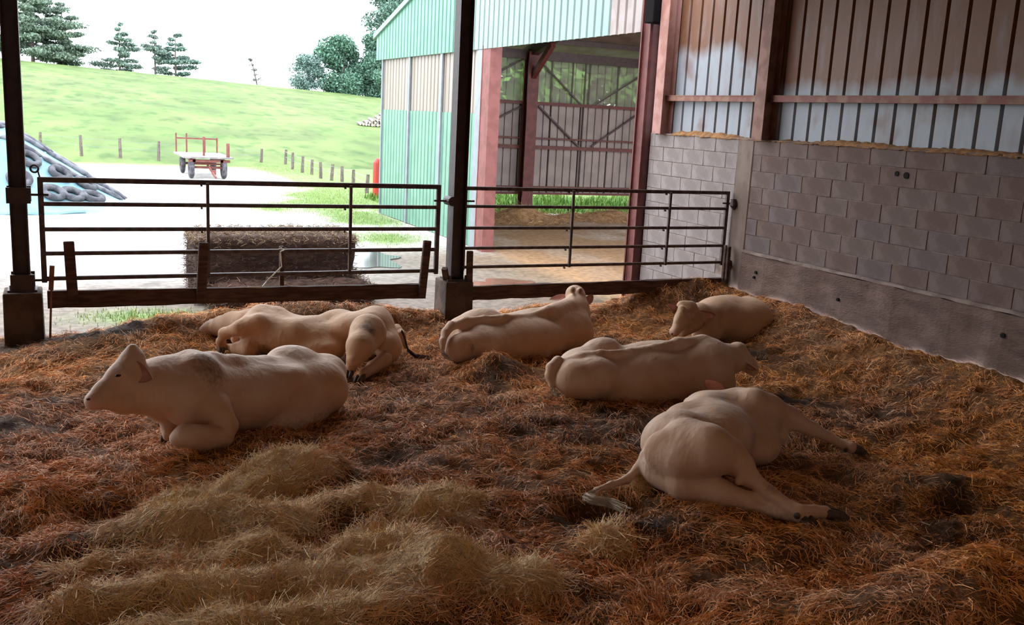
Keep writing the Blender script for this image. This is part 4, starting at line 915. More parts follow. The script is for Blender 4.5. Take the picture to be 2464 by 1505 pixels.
   ('c', (1.4427, 10.0426, 0.14), (1.3524, 10.1427, 0.1), 0.1, 0.076, 0.05),
   ('c', (1.3524, 10.1427, 0.1), (1.2863, 10.1468, 0.08), 0.076, 0.056, 0.05),
   ('c', (1.3949, 10.2362, 0.14), (1.3449, 10.3345, 0.13), 0.045, 0.03, 0.04),
   ('c', (3.0233, 9.0929, 0.26), (3.0399, 8.98, 0.22), 0.045, 0.035, 0.03),
   ('c', (3.0399, 8.98, 0.22), (3.0552, 8.8982, 0.11), 0.035, 0.024, 0.03),
  ],
  'parts': [('ear', (1.4763, 9.4848, 0.16), (1.5204, 9.4646, 0.07), (0.0751, 0.9457, 0.3), 0.05), ('hoof', (2.3299, 8.3126, 0.07), (2.2701, 8.1907, 0.04), 0.042), ('hoof', (2.4087, 8.1911, 0.05), (2.3143, 8.0741, 0.03), 0.042), ('hoof', (1.359, 9.4724, 0.06), (1.3471, 9.3921, 0.03), 0.036), ('switch_dark', [(3.0244, 8.9507, 0.27), (3.0519, 8.9218, 0.19), (3.0576, 8.839, 0.09), (3.1045, 8.7319, 0.05), (3.2696, 8.7052, 0.03)], 0.035)],
  'dirt_shade': [((2.4468, 8.6309, 0.44), 0.05, 0.95), ((2.4807, 8.3874, 0.44), 0.05, 0.95), ((2.5275, 8.3442, 0.42), 0.05, 0.95), ((2.5048, 8.6953, 0.46), 0.05, 0.95), ((2.4372, 8.4527, 0.4), 0.05, 0.95), ((2.5237, 8.4406, 0.45), 0.05, 0.95), ((2.4875, 8.3624, 0.15), 0.05, 0.4), ((1.7191, 9.106, 0.12), 0.12, 0.6), ((2.5784, 8.362, 0.5), 0.05, 0.3), ((2.3791, 9.0806, 0.25), 0.06, 0.5)], 'pink': [((1.2637, 10.1317, 0.08), 0.06, 0.8)]},  # belly, hip-crease and inner-leg blobs paint shade; haunch smudges are soiling
}
def ear(parent, base, tip, openv, w, name='ear'):
    base, tip = Vector(base), Vector(tip); d = tip - base; L_ = d.length; d.normalize(); o = Vector(openv); o = (o - d * o.dot(d)).normalized(); s = d.cross(o)
    nu, nv = 12, 9; bm = B(); sides = []
    for side in (0, 1):
        g = []
        for i in range(nu):
            t = i / (nu - 1); wd = w * (math.sin(math.pi * min(1, .16 + .84 * t) ** .9) ** .65) if t < 1 else .002
            row = []
            for j in range(nv):
                v = -1 + 2 * j / (nv - 1); cup = .62 * wd * v * v - .25 * wd
                p = base + d * (L_ * t) + s * (wd * v * .95) + o * (cup - side * .010 * (1 - abs(v)) - .012 * t * t)
                row.append(bm.verts.new(p))
            g.append(row)
        for i in range(nu - 1):
            for j in range(nv - 1):
                q = (g[i][j], g[i + 1][j], g[i + 1][j + 1], g[i][j + 1]); f = bm.faces.new(q if side == 0 else q[::-1]); f.material_index = 1 - side
        sides.append(g)
    bmesh.ops.remove_doubles(bm, verts=bm.verts, dist=.0008)
    obj(name, bm, [coat, ear_in], parent, True)
def blob(name, c, r, mat, parent, sc=(1, 1, 1)):
    bm = B(); bmesh.ops.create_icosphere(bm, subdivisions=2, radius=r)
    for v in bm.verts: v.co = Vector((v.co.x * sc[0], v.co.y * sc[1], v.co.z * sc[2])) + Vector(c)
    obj(name, bm, mat, parent, True)
def hoof(parent, p, q, r):
    p, q = Vector(p), Vector(q); d = (q - p).normalized(); s = d.cross(Vector((0, 0, 1)))
    s = s.normalized() if s.length > .1 else Vector((1, 0, 0)); L_ = (q - p).length; u = s.cross(d); bm = B()
    for sg in (-1, 1):
        rings = []
        for t, k in ((-.1, .85), (.2, 1.0), (.55, .95), (.85, .7), (1.0, .3)):
            c = p + d * (L_ * t) + s * sg * r * (.5 - .12 * t) - u * (r * .25 * t)
            rings.append([bm.verts.new(c + (s * .52 * math.cos(a) + u * .8 * math.sin(a)) * r * k) for a in [2 * math.pi * i / 10 for i in range(10)]])
        for a, b in zip(rings, rings[1:]):
            for i in range(10): bm.faces.new((a[i], a[(i + 1) % 10], b[(i + 1) % 10], b[i]))
        bm.faces.new(rings[0][::-1]); bm.faces.new(rings[-1])
    obj('hoof', bm, hoof_mat, parent, True)
def tuft(parent, path, r, mat, n=260):
    path = np.array(path, float); seg = np.linalg.norm(np.diff(path, axis=0), axis=1); cum = np.concatenate([[0], np.cumsum(seg)]); T = cum[-1]
    K = 7; V = []; F = []
    for i in range(n):
        t0 = RNG.uniform(0, .55) * T; t1 = min(T, t0 + RNG.uniform(.3, .6) * T) + RNG.uniform(0, .03); ts = np.linspace(t0, t1, K)
        P = np.stack([np.interp(ts, cum, path[:, j]) for j in range(3)], 1); a = RNG.uniform(0, 6.28); u = np.array((math.cos(a), .0, math.sin(a) * .7)) if abs(path[0, 0] - path[-1, 0]) < .1 else np.array((0, math.cos(a), math.sin(a) * .7))
        sp = np.linspace(.35, 1.0, K)[:, None]; P = P + u * r * sp * RNG.random() ** .5 + RNG.normal(0, .002, (K, 3)); P[:, 2] = np.maximum(P[:, 2], .012)
        tg = np.gradient(P, axis=0); sd = np.cross(tg, (RNG.normal(), RNG.normal(), 1.0)); sd /= np.linalg.norm(sd, axis=1)[:, None] + 1e-9
        wv = .0032 * np.linspace(1, .3, K)[:, None]; b0 = len(V) * 1
        V += list(np.stack([P - sd * wv, P + sd * wv], 1).reshape(-1, 3)); F += [[b0 + 2 * k, b0 + 2 * k + 1, b0 + 2 * k + 3, b0 + 2 * k + 2] for k in range(K - 1)]
    put('tail_switch', npmesh('tail_switch', np.array(V), np.array(F)), mat, parent)
LABELS = {'c1': 'cream cow lying upright at the left front, head raised facing left', 'c2': 'cream cow flat on its side behind the front left cow, soiled haunch and dark tail', 'c3': 'cream cow lying by the middle plinth with its back to us, head raised', 'c4': 'cream cow in the middle right with its back to us, head lowered rightwards', 'c5': 'shade-tinted cream cow lying near the block wall, face turned towards us', 'c6': 'cream cow sprawled on its side at the right front, legs stretched out, tail curled'}
def make_cow(key, c):
    t = thing('cow', LABELS[key], 'cow', tuple(c['o']))
    V, Q = sdf_mesh(c['prims'], c['vox'])
    soil = np.zeros((len(V), 3))
    for p, r, a in c['dirt_shade']: soil[:, 0] = np.maximum(soil[:, 0], a * np.exp(-((V - np.array(p)) ** 2).sum(1) / r ** 2))
    for p, r, a in c['pink']: soil[:, 1] = np.maximum(soil[:, 1], a * np.exp(-((V - np.array(p)) ** 2).sum(1) / r ** 2))
    soil[:, 2] = {'c2': .75, 'c5': .7, 'c6': .3, 'c3': .15}.get(key, .1)
    soil[:, 0] = np.maximum(soil[:, 0], .30 * (1 - ss(.0, .16, V[:, 2])))       # litter-stained underside
    put('body', npmesh('body', V, Q, soil, True, 'soil'), coat, t)
    for p in c['parts']:
        if p[0] == 'ear': ear(t, *p[1:5])
        elif p[0] == 'eye': blob('eye', p[1], p[2], eye_mat, t, (1.3, 1.3, .55))
        elif p[0] == 'nostril': blob('nostril', p[1], p[2], nostril_mat, t, (1, 1, .7))
        elif p[0] == 'dewclaw': blob('dewclaw', p[1], p[2], hoof_mat, t)
        elif p[0] == 'hoof': hoof(t, *p[1:4])
        elif p[0] == 'switch': tuft(t, p[1], p[2], hair_mat)
        elif p[0] == 'switch_dark': tuft(t, p[1], p[2], hair_dark)
for key, c in COWS.items(): make_cow(key, c)
# ================================================================ bale and heaps
def rough_box(name, c, sz, mat, parent, rnd=.12, amp=.05, cut=14):
    bm = B(); bmesh.ops.create_cube(bm, size=2); bmesh.ops.subdivide_edges(bm, edges=list(bm.edges), cuts=cut, use_grid_fill=True)
    for v in bm.verts:
        p = np.array(v.co); q = np.abs(p); k = np.array(sz) / 2
        w_ = p * k; inner = np.clip(w_, -(k - rnd), k - rnd); d = w_ - inner; l = np.linalg.norm(d)
        w_ = inner + (d / l * rnd if l > 1e-6 else d)
        s = amp * (float(fbm(w_[0] + w_[2] * .7 + 5, w_[1] + w_[2] * 1.3 + 5, 3.2, 121)) - .5) * 2
        w_ = w_ + p / (np.linalg.norm(p) + 1e-6) * s
        v.co = Vector(w_) + Vector(c)
    return obj(name, bm, mat, parent, True)
def bristles(name, pts, nrm, n, L, w, col, parent, label=None):
    i = RNG.integers(0, len(pts), n); p = pts[i] + nrm[i] * RNG.uniform(0, .035, (n, 1)) + RNG.normal(0, .03, (n, 3))
    V, F, q = ribbons(p, RNG.uniform(0, 6.28, n), RNG.normal(0, .5, n), RNG.uniform(*L, n), RNG.uniform(*w, n), RNG.normal(0, .8, n), 2, RNG.normal(0, 1.2, n))
    c = np.asarray(col) * np.exp(RNG.normal(0, .4, (n, 1)))
    o = put(name, npmesh(name, V, F, np.repeat(np.clip(c, 0, .8), q, 0), smooth=False), vcol, parent); o['kind'] = 'stuff'; return o
bale_mat = M('packed_straw', (.075, .036, .024), .95, (.04, .018, .012), 9, bump=.9, bscale=50, stretch=(1, 1, 3))  # dark colour carries the shade of the backlit bale front
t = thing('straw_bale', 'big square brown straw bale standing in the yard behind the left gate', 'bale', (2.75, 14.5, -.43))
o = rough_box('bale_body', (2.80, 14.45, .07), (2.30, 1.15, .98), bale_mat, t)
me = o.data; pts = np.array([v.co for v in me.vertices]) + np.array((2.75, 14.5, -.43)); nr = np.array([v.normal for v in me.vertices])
top = pts[:, 2] > .46; bristles('loose_straw', pts[~top], nr[~top], 9000, (.03, .09), (.003, .006), (.075, .04, .027), t); bristles('lit_top_straw', pts[top], nr[top], 9000, (.03, .10), (.003, .006), (.20, .13, .075), t)  # sides coloured dark for shade, top straw paler for sky light
t = thing('straw_litter', 'ragged skirt of brown straw spilled around the foot of the big bale', 'straw', (2.9, 14.0, -.42))
o = rough_box('heap_body', (2.98, 14.15, -.27), (2.35, 1.5, .42), bale_mat, t, .2, .10, 10)
pts = np.array([v.co for v in o.data.vertices]) + np.array((2.9, 14.0, -.42)); nr = np.array([v.normal for v in o.data.vertices])
bristles('loose_straw', pts, nr, 4000, (.08, .2), (.004, .008), (.12, .065, .04), t)
def heap(name, label, mounds, z0, mat, col, nb=2500):
    xs = [m[0] for m in mounds]; ys_ = [m[1] for m in mounds]; r = max(max(m[2], m[3]) for m in mounds) * 1.9
    t = thing(name, label, 'straw', (sum(xs) / len(xs), sum(ys_) / len(ys_), z0))
    hf = lambda x, y: z0 - .03 + sum(m[4] * gauss(x, y, *m[:4]) for m in mounds) * (.75 + .5 * fbm(x, y, 2, 131))
    V, F = grid(min(xs) - r, max(xs) + r, min(ys_) - r, max(ys_) + r, .09, hf)
    keep = V[:, 2] > z0 - .02
    F = F[keep[F].any(1)]
    put('heap_body', npmesh('heap_body', V, F), mat, t)
    pts = V[keep]; bristles('loose_straw', pts, np.tile((0, 0, 1.), (len(pts), 1)), nb, (.06, .2), (.006, .012), col, t)
heap_mat = M('loose_straw_heap', (.38, .21, .10), .95, (.25, .13, .06), 7, bump=.8, bscale=30)
heap('straw_heap', 'low heap of dark straw on the gravel beyond the big bale', [(4.55, 21.2, .55, .4, .26)], -.43, heap_mat, (.22, .14, .08), 1200)
heap('straw_heap', 'brown straw heaped along the back of the red-framed shed', [(11.7, 24.6, .8, .7, .5), (13.6, 24.9, .9, .5, .2), (15.0, 24.8, .8, .6, .32), (9.9, 24.9, .8, .5, .25)], -.44, heap_mat, (.33, .18, .085), 4000)

# ================================================================ the green shed
sh = thing('shed', 'green steel shed with a red frame and an open bay, beyond the right gate', 'shed', (8.1, 19.5, -.45))
transl = bpy.data.materials.new('translucent_sheet'); transl.use_nodes = True; N_ = transl.node_tree.nodes; L_ = transl.node_tree.links
N_['Principled BSDF'].inputs['Base Color'].default_value = (.36, .31, .25, 1); N_['Principled BSDF'].inputs['Roughness'].default_value = .5
tr = N_.new('ShaderNodeBsdfTransparent'); tr.inputs[0].default_value = (.62, .60, .48, 1); mx = N_.new('ShaderNodeMixShader'); mx.inputs[0].default_value = .42
L_.new(tr.outputs[0], mx.inputs[1]); L_.new(N_['Principled BSDF'].outputs[0], mx.inputs[2]); L_.new(mx.outputs[0], N_['Material Output'].inputs[0])
pale_sheet = M('aged_translucent_cladding', (.27, .225, .19), .5, (.235, .195, .155), 1.2, stretch=(1, 4, .3))
mint_clad = M('faded_mint_cladding', (.19, .255, .225), .45, (.205, .27, .24), 2)
pale_fascia = M('pale_fascia_cladding', (.28, .22, .2), .5, (.24, .18, .16), 3)
y = 19.42
while y < 26.1:
    n_ = 4 if y + 4 * .245 < 26.3 else 3
    obj('cladding_sheet', sheet_profile(y, n_, .245, .07, .035, -.40, 2.46, 8.1), green_clad, sh)
    obj('translucent_sheet', sheet_profile(y, n_, .245, .07, .035, 2.44, 3.80, 8.115), pale_sheet, sh)
    y += n_ * .245
y = 12.92
while y < 26.5:
    obj('fascia_sheet', sheet_profile(y, 4, .245, .07, .04, 3.78, 7.9, 8.03, zt=lambda v: 4.48 + .26 * (26.5 - v)), pale_fascia if y < 13.3 else (mint_clad if y < 19.4 else fascia_clad), sh); y += .98
bm = B(); bar(bm, (8.0, 26.75, 4.42), (8.0, 12.9, 8.02), .06, .13); obj('rake_trim', bm, M('green_trim', (.14, .25, .19), .4), sh)
for yy in (23.85, 21.54):
    bm = B(); box(bm, 8.055, 8.10, yy - .06, yy + .06, -.4, 3.78); obj('flashing', bm, trim_grey, sh)
bm = B(); box(bm, 8.06, 8.2, 26.1, 26.18, -.4, 3.8); obj('corner_trim', bm, trim_grey, sh)
bm = B(); box(bm, 8.06, 8.14, 19.15, 19.42, -.4, 3.78); obj('corner_trim', bm, trim_grey, sh)
bm = B(); hbeam(bm, 8.17, 18.88, -.45, 3.85, .26, .44, .03, web='y'); box(bm, 8.05, 8.07, 18.70, 19.08, -.45, 3.85); obj('column', bm, red_light, sh)
YB = 25.95
bm = B(); box(bm, 8.2, 20, YB + .09, YB + .12, .22, 2.88)
x = 8.2
while x < 20:
    bm2 = B(); n_ = 4; pts = []
    for i in range(n_):
        a = x + i * .25; pts += [(a + .03, 0), (a + .22, 0), (a + .235, .04), (a + .265, .04)]
    pts = [(x - .015, .04), (x + .015, .04)] + pts
    for z0, z1, mm, nm in ((.22, 2.88, inner_clad, 'back_sheet'), (2.88, 4.25, transl, 'translucent_sheet')):
        b2 = B(); r0 = [b2.verts.new((p[0], YB + p[1], z0)) for p in pts]; r1 = [b2.verts.new((p[0], YB + p[1], z1)) for p in pts]
        for i in range(len(pts) - 1): b2.faces.new((r0[i], r0[i + 1], r1[i + 1], r1[i]))
        obj(nm, b2, mm, sh)
    bm2.free(); x += 1.0
bm.free()
for zz, hh in ((2.87, .09), (1.86, .05), (1.60, .10), (.42, .07), (.24, .06)):
    bm = B(); bar(bm, (8.2, YB - .06, zz), (20, YB - .06, zz), .08, hh); obj('rail', bm, red_steel, sh)
for xx, ww in ((12.38, .34), (16.62, .5), (8.6, .3)):
    bm = B(); hbeam(bm, xx, YB - .25, -.45, 4.3, ww, .3, .03, web='y'); box(bm, xx - ww / 2, xx + ww / 2, YB - .42, YB - .39, -.45, 4.3); obj('column', bm, red_steel, sh)
for a, b in (((12.75, 4.05), (14.15, 2.9)), ((16.3, 3.95), (14.6, 2.9)), ((12.75, 2.8), (14.15, 1.68)), ((16.3, 2.8), (14.6, 1.68)), ((11.2, 3.55), (12.2, 4.1)), ((11.2, 2.25), (12.2, 2.75))):
    bm = B(); bar(bm, (a[0], YB - .08, a[1]), (b[0], YB - .08, b[1]), .04, .05); obj('brace', bm, dark_steel, sh)
for xx in (13.15, 13.85, 14.28, 14.42, 15.4):
    bm = B(); box(bm, xx - .018, xx + .018, YB - .05, YB - .01, (.22 if xx in (14.28,) else 2.9), 4.2); obj('mullion', bm, dark_steel, sh)
bm = B(); bar(bm, (8.2, YB - .12, 4.22), (20, YB - .12, 4.22), .16, .26); obj('eaves_beam', bm, dark_steel, sh)
roof_z = lambda v: 4.42 + .26 * (26.5 - v)
for xx in (8.6, 12.38, 16.62):
    bm = B(); bar(bm, (xx, 26.2, roof_z(26.2) - .30), (xx, 12.95, roof_z(12.95) - .30), .2, .34); obj('rafter', bm, dark_steel, sh)
    bm = B(); bar(bm, (xx, YB - .3, 3.55), (xx, YB - 1.5, roof_z(YB - 1.5) - .5), .14, .16); obj('knee_brace', bm, red_steel, sh)
for k in range(9):
    yy = 25.4 - k * 1.45; bm = B(); bar(bm, (8.15, yy, roof_z(yy) - .09), (20, yy, roof_z(yy) - .09), .06, .14); obj('purlin', bm, dark_steel, sh)
bm = B(); slab(bm, [(8.0, 26.8, roof_z(26.8)), (20.2, 26.8, roof_z(26.8)), (20.2, 12.9, roof_z(12.9)), (8.0, 12.9, roof_z(12.9))], .06); obj('roof', bm, roof_under, sh)
bm = B(); box(bm, 20, 20.1, 12.9, 26.2, 1.9, 7.5); obj('side_wall', bm, inner_clad, sh)

# ================================================================ silage clamp with tyres and bags
def clampz(x, y):
    f = ss(25.5, 28.6, y - .25 * np.sin(x * 1.7)) * .55 + .45 * np.clip((y - 25.6) / 3.2, 0, 1)
    return -.44 + np.clip((1.75 - x - .05 * (y - 27)) * .66, 0, 1.95 + .02 * x) * f + .03 * (fbm(x, y, 2.2, 141) - .5) * np.clip((1.7 - x), 0, 1)
t = thing('silage_clamp', 'silage heap under a pale blue plastic sheet at the left of the yard', 'silage heap', (-1, 29, -.44))
V, F = grid(-7, 2.1, 25.2, 36, .12, clampz); F = F[(V[:, 2] > -.425)[F].any(1)]
put('cover_sheet', npmesh('cover_sheet', V, F), tarp_mat, t)
bm = B(); pts_ = [(x_, 25.62 + .25 * math.sin(x_ * 1.7) - .02, -.40 + .02 * math.sin(x_ * 5)) for x_ in np.linspace(-6, .5, 40)]; tube(bm, pts_, .05, 6); obj('sheet_hem', bm, tarp_mat, t)
ordn = ['first', 'second', 'third', 'fourth', 'fifth', 'sixth', 'seventh', 'eighth', 'ninth', 'tenth', 'eleventh', 'twelfth', 'thirteenth', 'fourteenth']
for r_, yb in enumerate((28.0, 28.75, 29.6, 30.6)):
    for k in range(4):
        xa = -2.35 + k * .95 + .1 * r_; xb = xa + .98
        if xb > 1.75: continue
        bm = B(); P_ = [(u_, yb + .05 * math.sin(u_ * 3 + r_), float(clampz(np.array(u_), np.array(yb))) + .045) for u_ in np.linspace(xa, xb, 9)]
        tube(bm, P_, [.02, .065, .075, .07, .075, .07, .075, .06, .02], 8)
        tag(obj('gravel_bag', bm, bag_mat, smooth=True), 'grey gravel bag on the blue sheet, %s from the top in the %s row' % (ordn[k], ordn[r_]), 'bag', 'gravel bags on the silage sheet')
for k, (x_, y_, lb) in enumerate(((.22, 26.75, 'grey tyre on the blue sheet, left one of the touching pair'), (.70, 26.95, 'grey tyre on the blue sheet, right one of the touching pair'), (-.22, 26.55, 'tyre on the blue sheet just behind the gate hinge stile'), (-.95, 26.7, 'tyre on the blue sheet at the left edge beside the steel column'), (-.75, 27.5, 'tyre higher on the blue sheet left of the ring latch'), (-.05, 27.55, 'tyre higher on the blue sheet right of the ring latch'), (.55, 27.75, 'tyre on the blue sheet just above the touching pair'))):
    e = .15; gz = lambda a, b: float(clampz(np.array(a), np.array(b)))
    nn = Vector((-(gz(x_ + e, y_) - gz(x_ - e, y_)) / (2 * e), -(gz(x_, y_ + e) - gz(x_, y_ - e)) / (2 * e), 1)).normalized()
    bm = B(); torus(bm, Vector((x_, y_, gz(x_, y_))) + nn * .075, nn, .23, .085, 20, 8)
    tag(obj('tyre', bm, rubber, smooth=True), lb, 'tyre', 'tyres on the silage sheet')

# ================================================================ hay wagon
t = thing('hay_wagon', 'flat farm wagon with a pale deck and red stakes parked in the yard', 'wagon', (5.0, 39.4, -.42))
for k in range(8):
    y0 = 37.7 + k * .46; bm = B(); box(bm, 4.12, 5.92, y0, y0 + .44, .34, .40); obj('deck_board', bm, deck_mat, t)
bm = B(); bar(bm, (4.5, 37.8, .27), (4.5, 41.3, .27), .1, .13); bar(bm, (5.5, 37.8, .27), (5.5, 41.3, .27), .1, .13); bar(bm, (4.3, 37.85, .25), (5.8, 37.85, .25), .1, .1); bar(bm, (4.45, 38.05, .0), (5.55, 38.05, .0), .09, .09); bar(bm, (4.45, 38.0, .13), (5.55, 38.0, .13), .07, .06); bar(bm, (4.45, 40.9, -.02), (5.55, 40.9, -.02), .09, .09)
bar(bm, (5.0, 38.0, .1), (5.15, 36.9, -.3), .06); bar(bm, (5.15, 37.4, -.05), (5.15, 37.4, -.22), .14); obj('chassis', bm, red_light, t)
for (x_, y_) in ((4.42, 38.05), (5.6, 38.05), (4.42, 40.9), (5.6, 40.9)):
    bm = B(); torus(bm, (x_, y_, -.05), (1, 0, 0), .28, .095, 22, 8, 1.0); w_ = obj('wheel', bm, rubber, t, True)
    bm = B(); tube(bm, [(x_ - .06, y_, -.05), (x_ + .06, y_, -.05)], .2, 14); tube(bm, [(x_ - .09, y_, -.05), (x_ + .09, y_, -.05)], .06, 8); obj('hub', bm, red_steel, w_)
for (x_, y_, zt_, ww) in ((4.22, 41.2, 1.15, .06), (4.62, 41.2, 1.15, .06), (4.95, 38.6, 1.12, .07), (5.32, 41.2, 1.0, .06), (5.75, 38.0, .92, .11), (5.8, 41.2, 1.0, .06)):
    bm = B(); bar(bm, (x_, y_, .38), (x_, y_, zt_), ww, ww, up=(0, 1, 0)); obj('stake', bm, red_light, t)
bm = B(); bar(bm, (4.2, 41.2, .95), (5.82, 41.2, .95), .05, .06); obj('head_rail', bm, red_light, t)

# ================================================================ fence posts, red post, woodpile
FP = [(-0.8465, 50.9101, -0.0125, 0.6545), (0.8699, 47.9507, -0.2581, 0.9417), (2.4679, 47.6278, -0.2849, 0.8946), (4.0464, 47.1576, -0.3239, 0.8813), (8.7333, 47.5354, -0.2926, 0.6515), (9.8151, 47.1937, -0.3209, 0.6933), (9.6608, 44.8013, -0.42, 0.7748), (9.6196, 42.6602, -0.42, 0.7237), (9.7621, 41.4644, -0.42, 0.6541), (9.6429, 39.3508, -0.42, 0.6745), (9.8114, 38.3175, -0.42, 0.6604), (10.1064, 37.7665, -0.42, 0.6216), (10.1232, 36.1856, -0.42, 0.5994), (9.6497, 32.774, -0.42, 0.6484)]
for k, (x_, y_, z_, h_) in enumerate(FP):
    bm = B(); lean = random.uniform(-.06, .06); tube(bm, [(x_, y_, z_ - .3), (x_ + lean * .6, y_, z_ + h_ * .5), (x_ + lean, y_, z_ + h_)], [.075, .07, .06], 7)
    tag(obj('fence_post', bm, wood_grey), 'weathered fence post at the pasture edge, %s from the left' % ordn[k], 'post', 'wooden fence posts along the pasture')
for nm, idx in (('left', range(0, 5)), ('right', range(5, 14))):
    bm = B()
    for a, b in zip(list(idx)[:-1], list(idx)[1:]):
        for hh in (.85, .5): tube(bm, [(FP[a][0], FP[a][1] - .07, FP[a][2] + FP[a][3] * hh), (FP[b][0], FP[b][1] - .07, FP[b][2] + FP[b][3] * hh)], .006, 4)
    tag(obj('fence_wire', bm, trim_grey), 'thin wire strung between the %s' % ('left posts below the hill' if nm == 'left' else 'row of posts right of the wagon'), 'wire')
t = thing('red_post', 'thick red steel post with a bent top near the corner of the green shed', 'post', (9.45, 31.0, -.45))
bm = B(); pr = [(9.45, 31.0, -.6), (9.45, 31.0, .55), (9.45, 31.0, .72), (9.50, 31.0, .80), (9.57, 31.0, .78), (9.61, 31.0, .68)]; tube(bm, pr, [.12, .12, .12, .11, .10, .08], 12); obj('shaft', bm, M('bright_red_paint', (.50, .05, .035), .5, (.40, .06, .045), 5), t)
log_n = 0
for row in range(5):
    for k in range(13 - row * 2):
        x_ = 19.75 + row * .42 + k * .215 + (row % 2) * .05; r_ = random.uniform(.085, .12); z_ = float(hillz(np.array(x_), np.array(69.6))) + .08 + row * .175
        bm = B(); jx = random.uniform(-.15, .15); y0 = 69.0 + random.uniform(-.1, .1); a = Vector((x_, y0, z_)); b = Vector((x_ + jx, 70.1, z_ + .08))
        tube(bm, [a, b], r_, 9); bm.faces.ensure_lookup_table()
        for f in bm.faces:
            if len(f.verts) > 4: f.material_index = 1
        tag(obj('log', bm, [log_mat, log_end]), 'cut log in the hillside woodpile, %s from the left in the %s' % (ordn[k], ('bottom row', 'second row', 'middle row', 'fourth row', 'top row')[row]), 'log', 'logs in the hillside woodpile')

# ================================================================ trees
def foliage(name, C_, n, size, col, parent, jit=.25):
    """C_ : (x,y,z,rx,ry,rz) clusters; leaf quads scattered over the shell of each"""
    C_ = np.array(C_, float); wgt = (C_[:, 3] * C_[:, 4] * C_[:, 5]) ** (2 / 3); i = RNG.choice(len(C_), n, p=wgt / wgt.sum())
    d = RNG.normal(0, 1, (n, 3)); d /= np.linalg.norm(d, axis=1)[:, None]; r = RNG.random(n)[:, None] ** .45
    p = C_[i, :3] + d * C_[i, 3:] * r
    u = RNG.normal(0, 1, (n, 3)); u /= np.linalg.norm(u, axis=1)[:, None]; v = np.cross(u, RNG.normal(0, 1, (n, 3))); v /= np.linalg.norm(v, axis=1)[:, None]
    s = (size * RNG.uniform(.6, 1.4, n))[:, None]
    V = np.stack([p - u * s, p + v * s * .55, p + u * s, p - v * s * .55], 1).reshape(-1, 3); F = np.arange(4 * n).reshape(-1, 4)
    c = np.asarray(col) * np.exp(RNG.normal(0, jit, (n, 1)))
    o = put('foliage', npmesh('foliage', V, F, np.repeat(np.clip(c, .01, .7), 4, 0), smooth=False), vcol, parent); o['kind'] = 'stuff'
def broad_tree(name, label, x, y, h, r, col, n=3000, size=.2, z=None, low=.15, group='trees along the skyline'):
    z = float(hillz(np.array(x), np.array(y))) if z is None else z; t = thing(name, label, 'tree', (x, y, z), group)
    bm = B(); tube(bm, [(x, y, z - .3), (x + .1, y, z + h * .35), (x - .1, y, z + h * .8)], [r * .07 + .05, r * .05 + .04, .03], 8); obj('trunk', bm, bark, t)
    C_ = []; rr = random.Random(int(abs(x) * 100))
    for k in range(36):
        a = rr.uniform(0, 6.28); tt = rr.uniform(low, .95); rad = r * math.sin(math.pi * min(.98, .12 + tt * .88)) ** .6 * rr.uniform(.2, .75)
        cr = r * rr.uniform(.24, .42); C_.append((x + rad * math.cos(a), y + rad * math.sin(a), z + h * tt - cr * .2, cr, cr, cr * .75))
        bm = None
    bm = B()
    for c_ in C_[:12]: tube(bm, [(x, y, z + max(.1, (c_[2] - z) * .6)), c_[:3]], [.05, .015], 5)
    obj('branches', bm, bark, t); foliage('foliage', C_, n, size, col, t); return t
def pine(name, label, x, y, h, r, col, n=2600, size=.2, sparse=1.0, bare=.15, group='trees along the skyline', lean=0):
    z = float(hillz(np.array(x), np.array(y))); t = thing(name, label, 'tree', (x, y, z), group)
    bm = B(); tube(bm, [(x, y, z - .3), (x + lean * .5, y, z + h * .5), (x + lean, y, z + h)], [.06 + h * .014, .05 + h * .008, .02], 8); obj('trunk', bm, bark, t)
    C_ = []; rr = random.Random(int(abs(x) * 77 + h * 10)); bm = B(); tt = bare
    while tt < .97:
        rad = r * (1 - ((tt - bare) / (1.02 - bare)) ** 1.5) * rr.uniform(.65, 1.1) + .15
        for k in range(rr.choice((2, 3, 3, 4))):
            if rr.random() > sparse: continue
            a = rr.uniform(0, 6.28); rd = rad * rr.uniform(.6, 1.1); zc = z + h * tt + rr.uniform(-.1, .1); xb = x + lean * tt
            e = (xb + rd * math.cos(a), y + rd * math.sin(a), zc + rd * .12); tube(bm, [(xb, y, zc), e], [.045, .012], 5)
            for q in (.5, .85, 1.1):
                C_.append((xb + (e[0] - xb) * q, y + (e[1] - y) * q, zc + rd * .1 * q, rd * .34 + .14, rd * .34 + .14, .17 + rd * .06))
        tt += .52 / h * rr.uniform(.8, 1.3)
    obj('branches', bm, bark, t); foliage('foliage', C_, n, size, col, t, .3); return t
PG = (.13, .175, .125)  # distance haze is put into this and the other skyline foliage colours
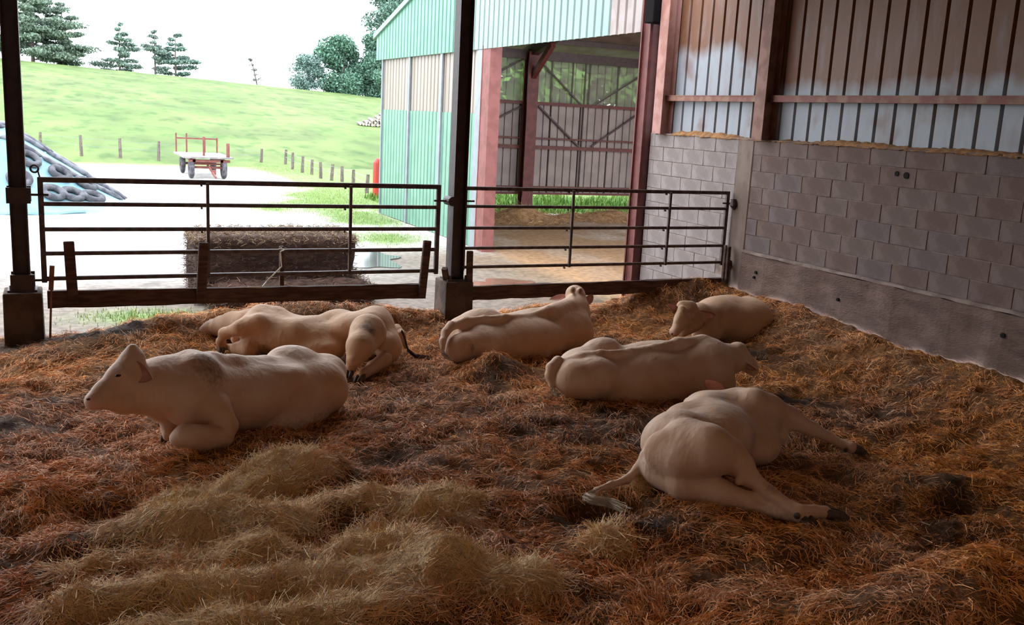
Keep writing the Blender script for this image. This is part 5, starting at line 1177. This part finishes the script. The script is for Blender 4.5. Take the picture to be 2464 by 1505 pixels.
pine('pine_tree', 'large spreading pine filling the top left corner above the hill', -2.4, 124, 11.5, 4.6, PG, 34000, .135, 1, .03)
pine('pine_tree', 'smaller pine crowding the right side of the large corner pine', 0.7, 125, 7.4, 2.6, PG, 14000, .13, 1, .02)
pine('pine_tree', 'pale leafy conifer standing left of the two tall skyline pines', 6.7, 125, 5.6, 2.2, (.16, .22, .175), 8000, .13, .95, .02)
pine('pine_tree', 'thin sparse pine on the skyline, left one of the tall pair', 10.6, 125, 5.7, 2.0, (.15, .20, .165), 4000, .12, .75, .05)
pine('pine_tree', 'round-topped pine on the skyline, right one of the tall pair', 12.9, 125, 5.5, 2.1, (.13, .19, .155), 8000, .13, .9, .08)
pine('dead_tree', 'small thin leaning tree alone on the bare middle of the skyline', 22.6, 125, 3.6, .75, (.15, .15, .14), 420, .1, .6, .05, lean=-.9)
broad_tree('bushy_tree', 'low pale bushy tree at the left end of the skyline grove', 28.6, 124, 4.6, 3.0, (.14, .21, .18), 8000, .13)
broad_tree('bushy_tree', 'rounded dark green tree in the middle of the skyline grove', 33.0, 124, 7.4, 4.2, (.10, .19, .13), 24000, .16, low=.0)
broad_tree('bushy_tree', 'dark green tree pressed against the left edge of the green shed', 37.2, 122, 8.0, 4.0, (.10, .185, .13), 22000, .16, low=.0)
broad_tree('tall_tree', 'tallest tree, rising behind the roof edge of the green shed', 40.8, 126, 17.5, 6.2, (.13, .21, .16), 26000, .19, low=.15)
for k, (x_, y_, h_, lb) in enumerate(((18.6, 44, 9, 'green tree behind the shed seen through its left translucent panels'), (23.6, 44.5, 10, 'green tree behind the shed seen through its middle translucent panels'), (28.6, 45, 9.5, 'green tree behind the shed seen through its right translucent panels'), (27.5, 43.5, 9.0, 'green tree standing farthest back behind the shed between the others'), (33.5, 45.5, 9.5, 'green tree at the far right behind the shed, beyond its last translucent panel'))):
    broad_tree('leafy_tree', lb, x_, y_, h_ + 2, 4.6, (.09, .19, .045), 14000, .25, -.42, .03, 'trees behind the shed')
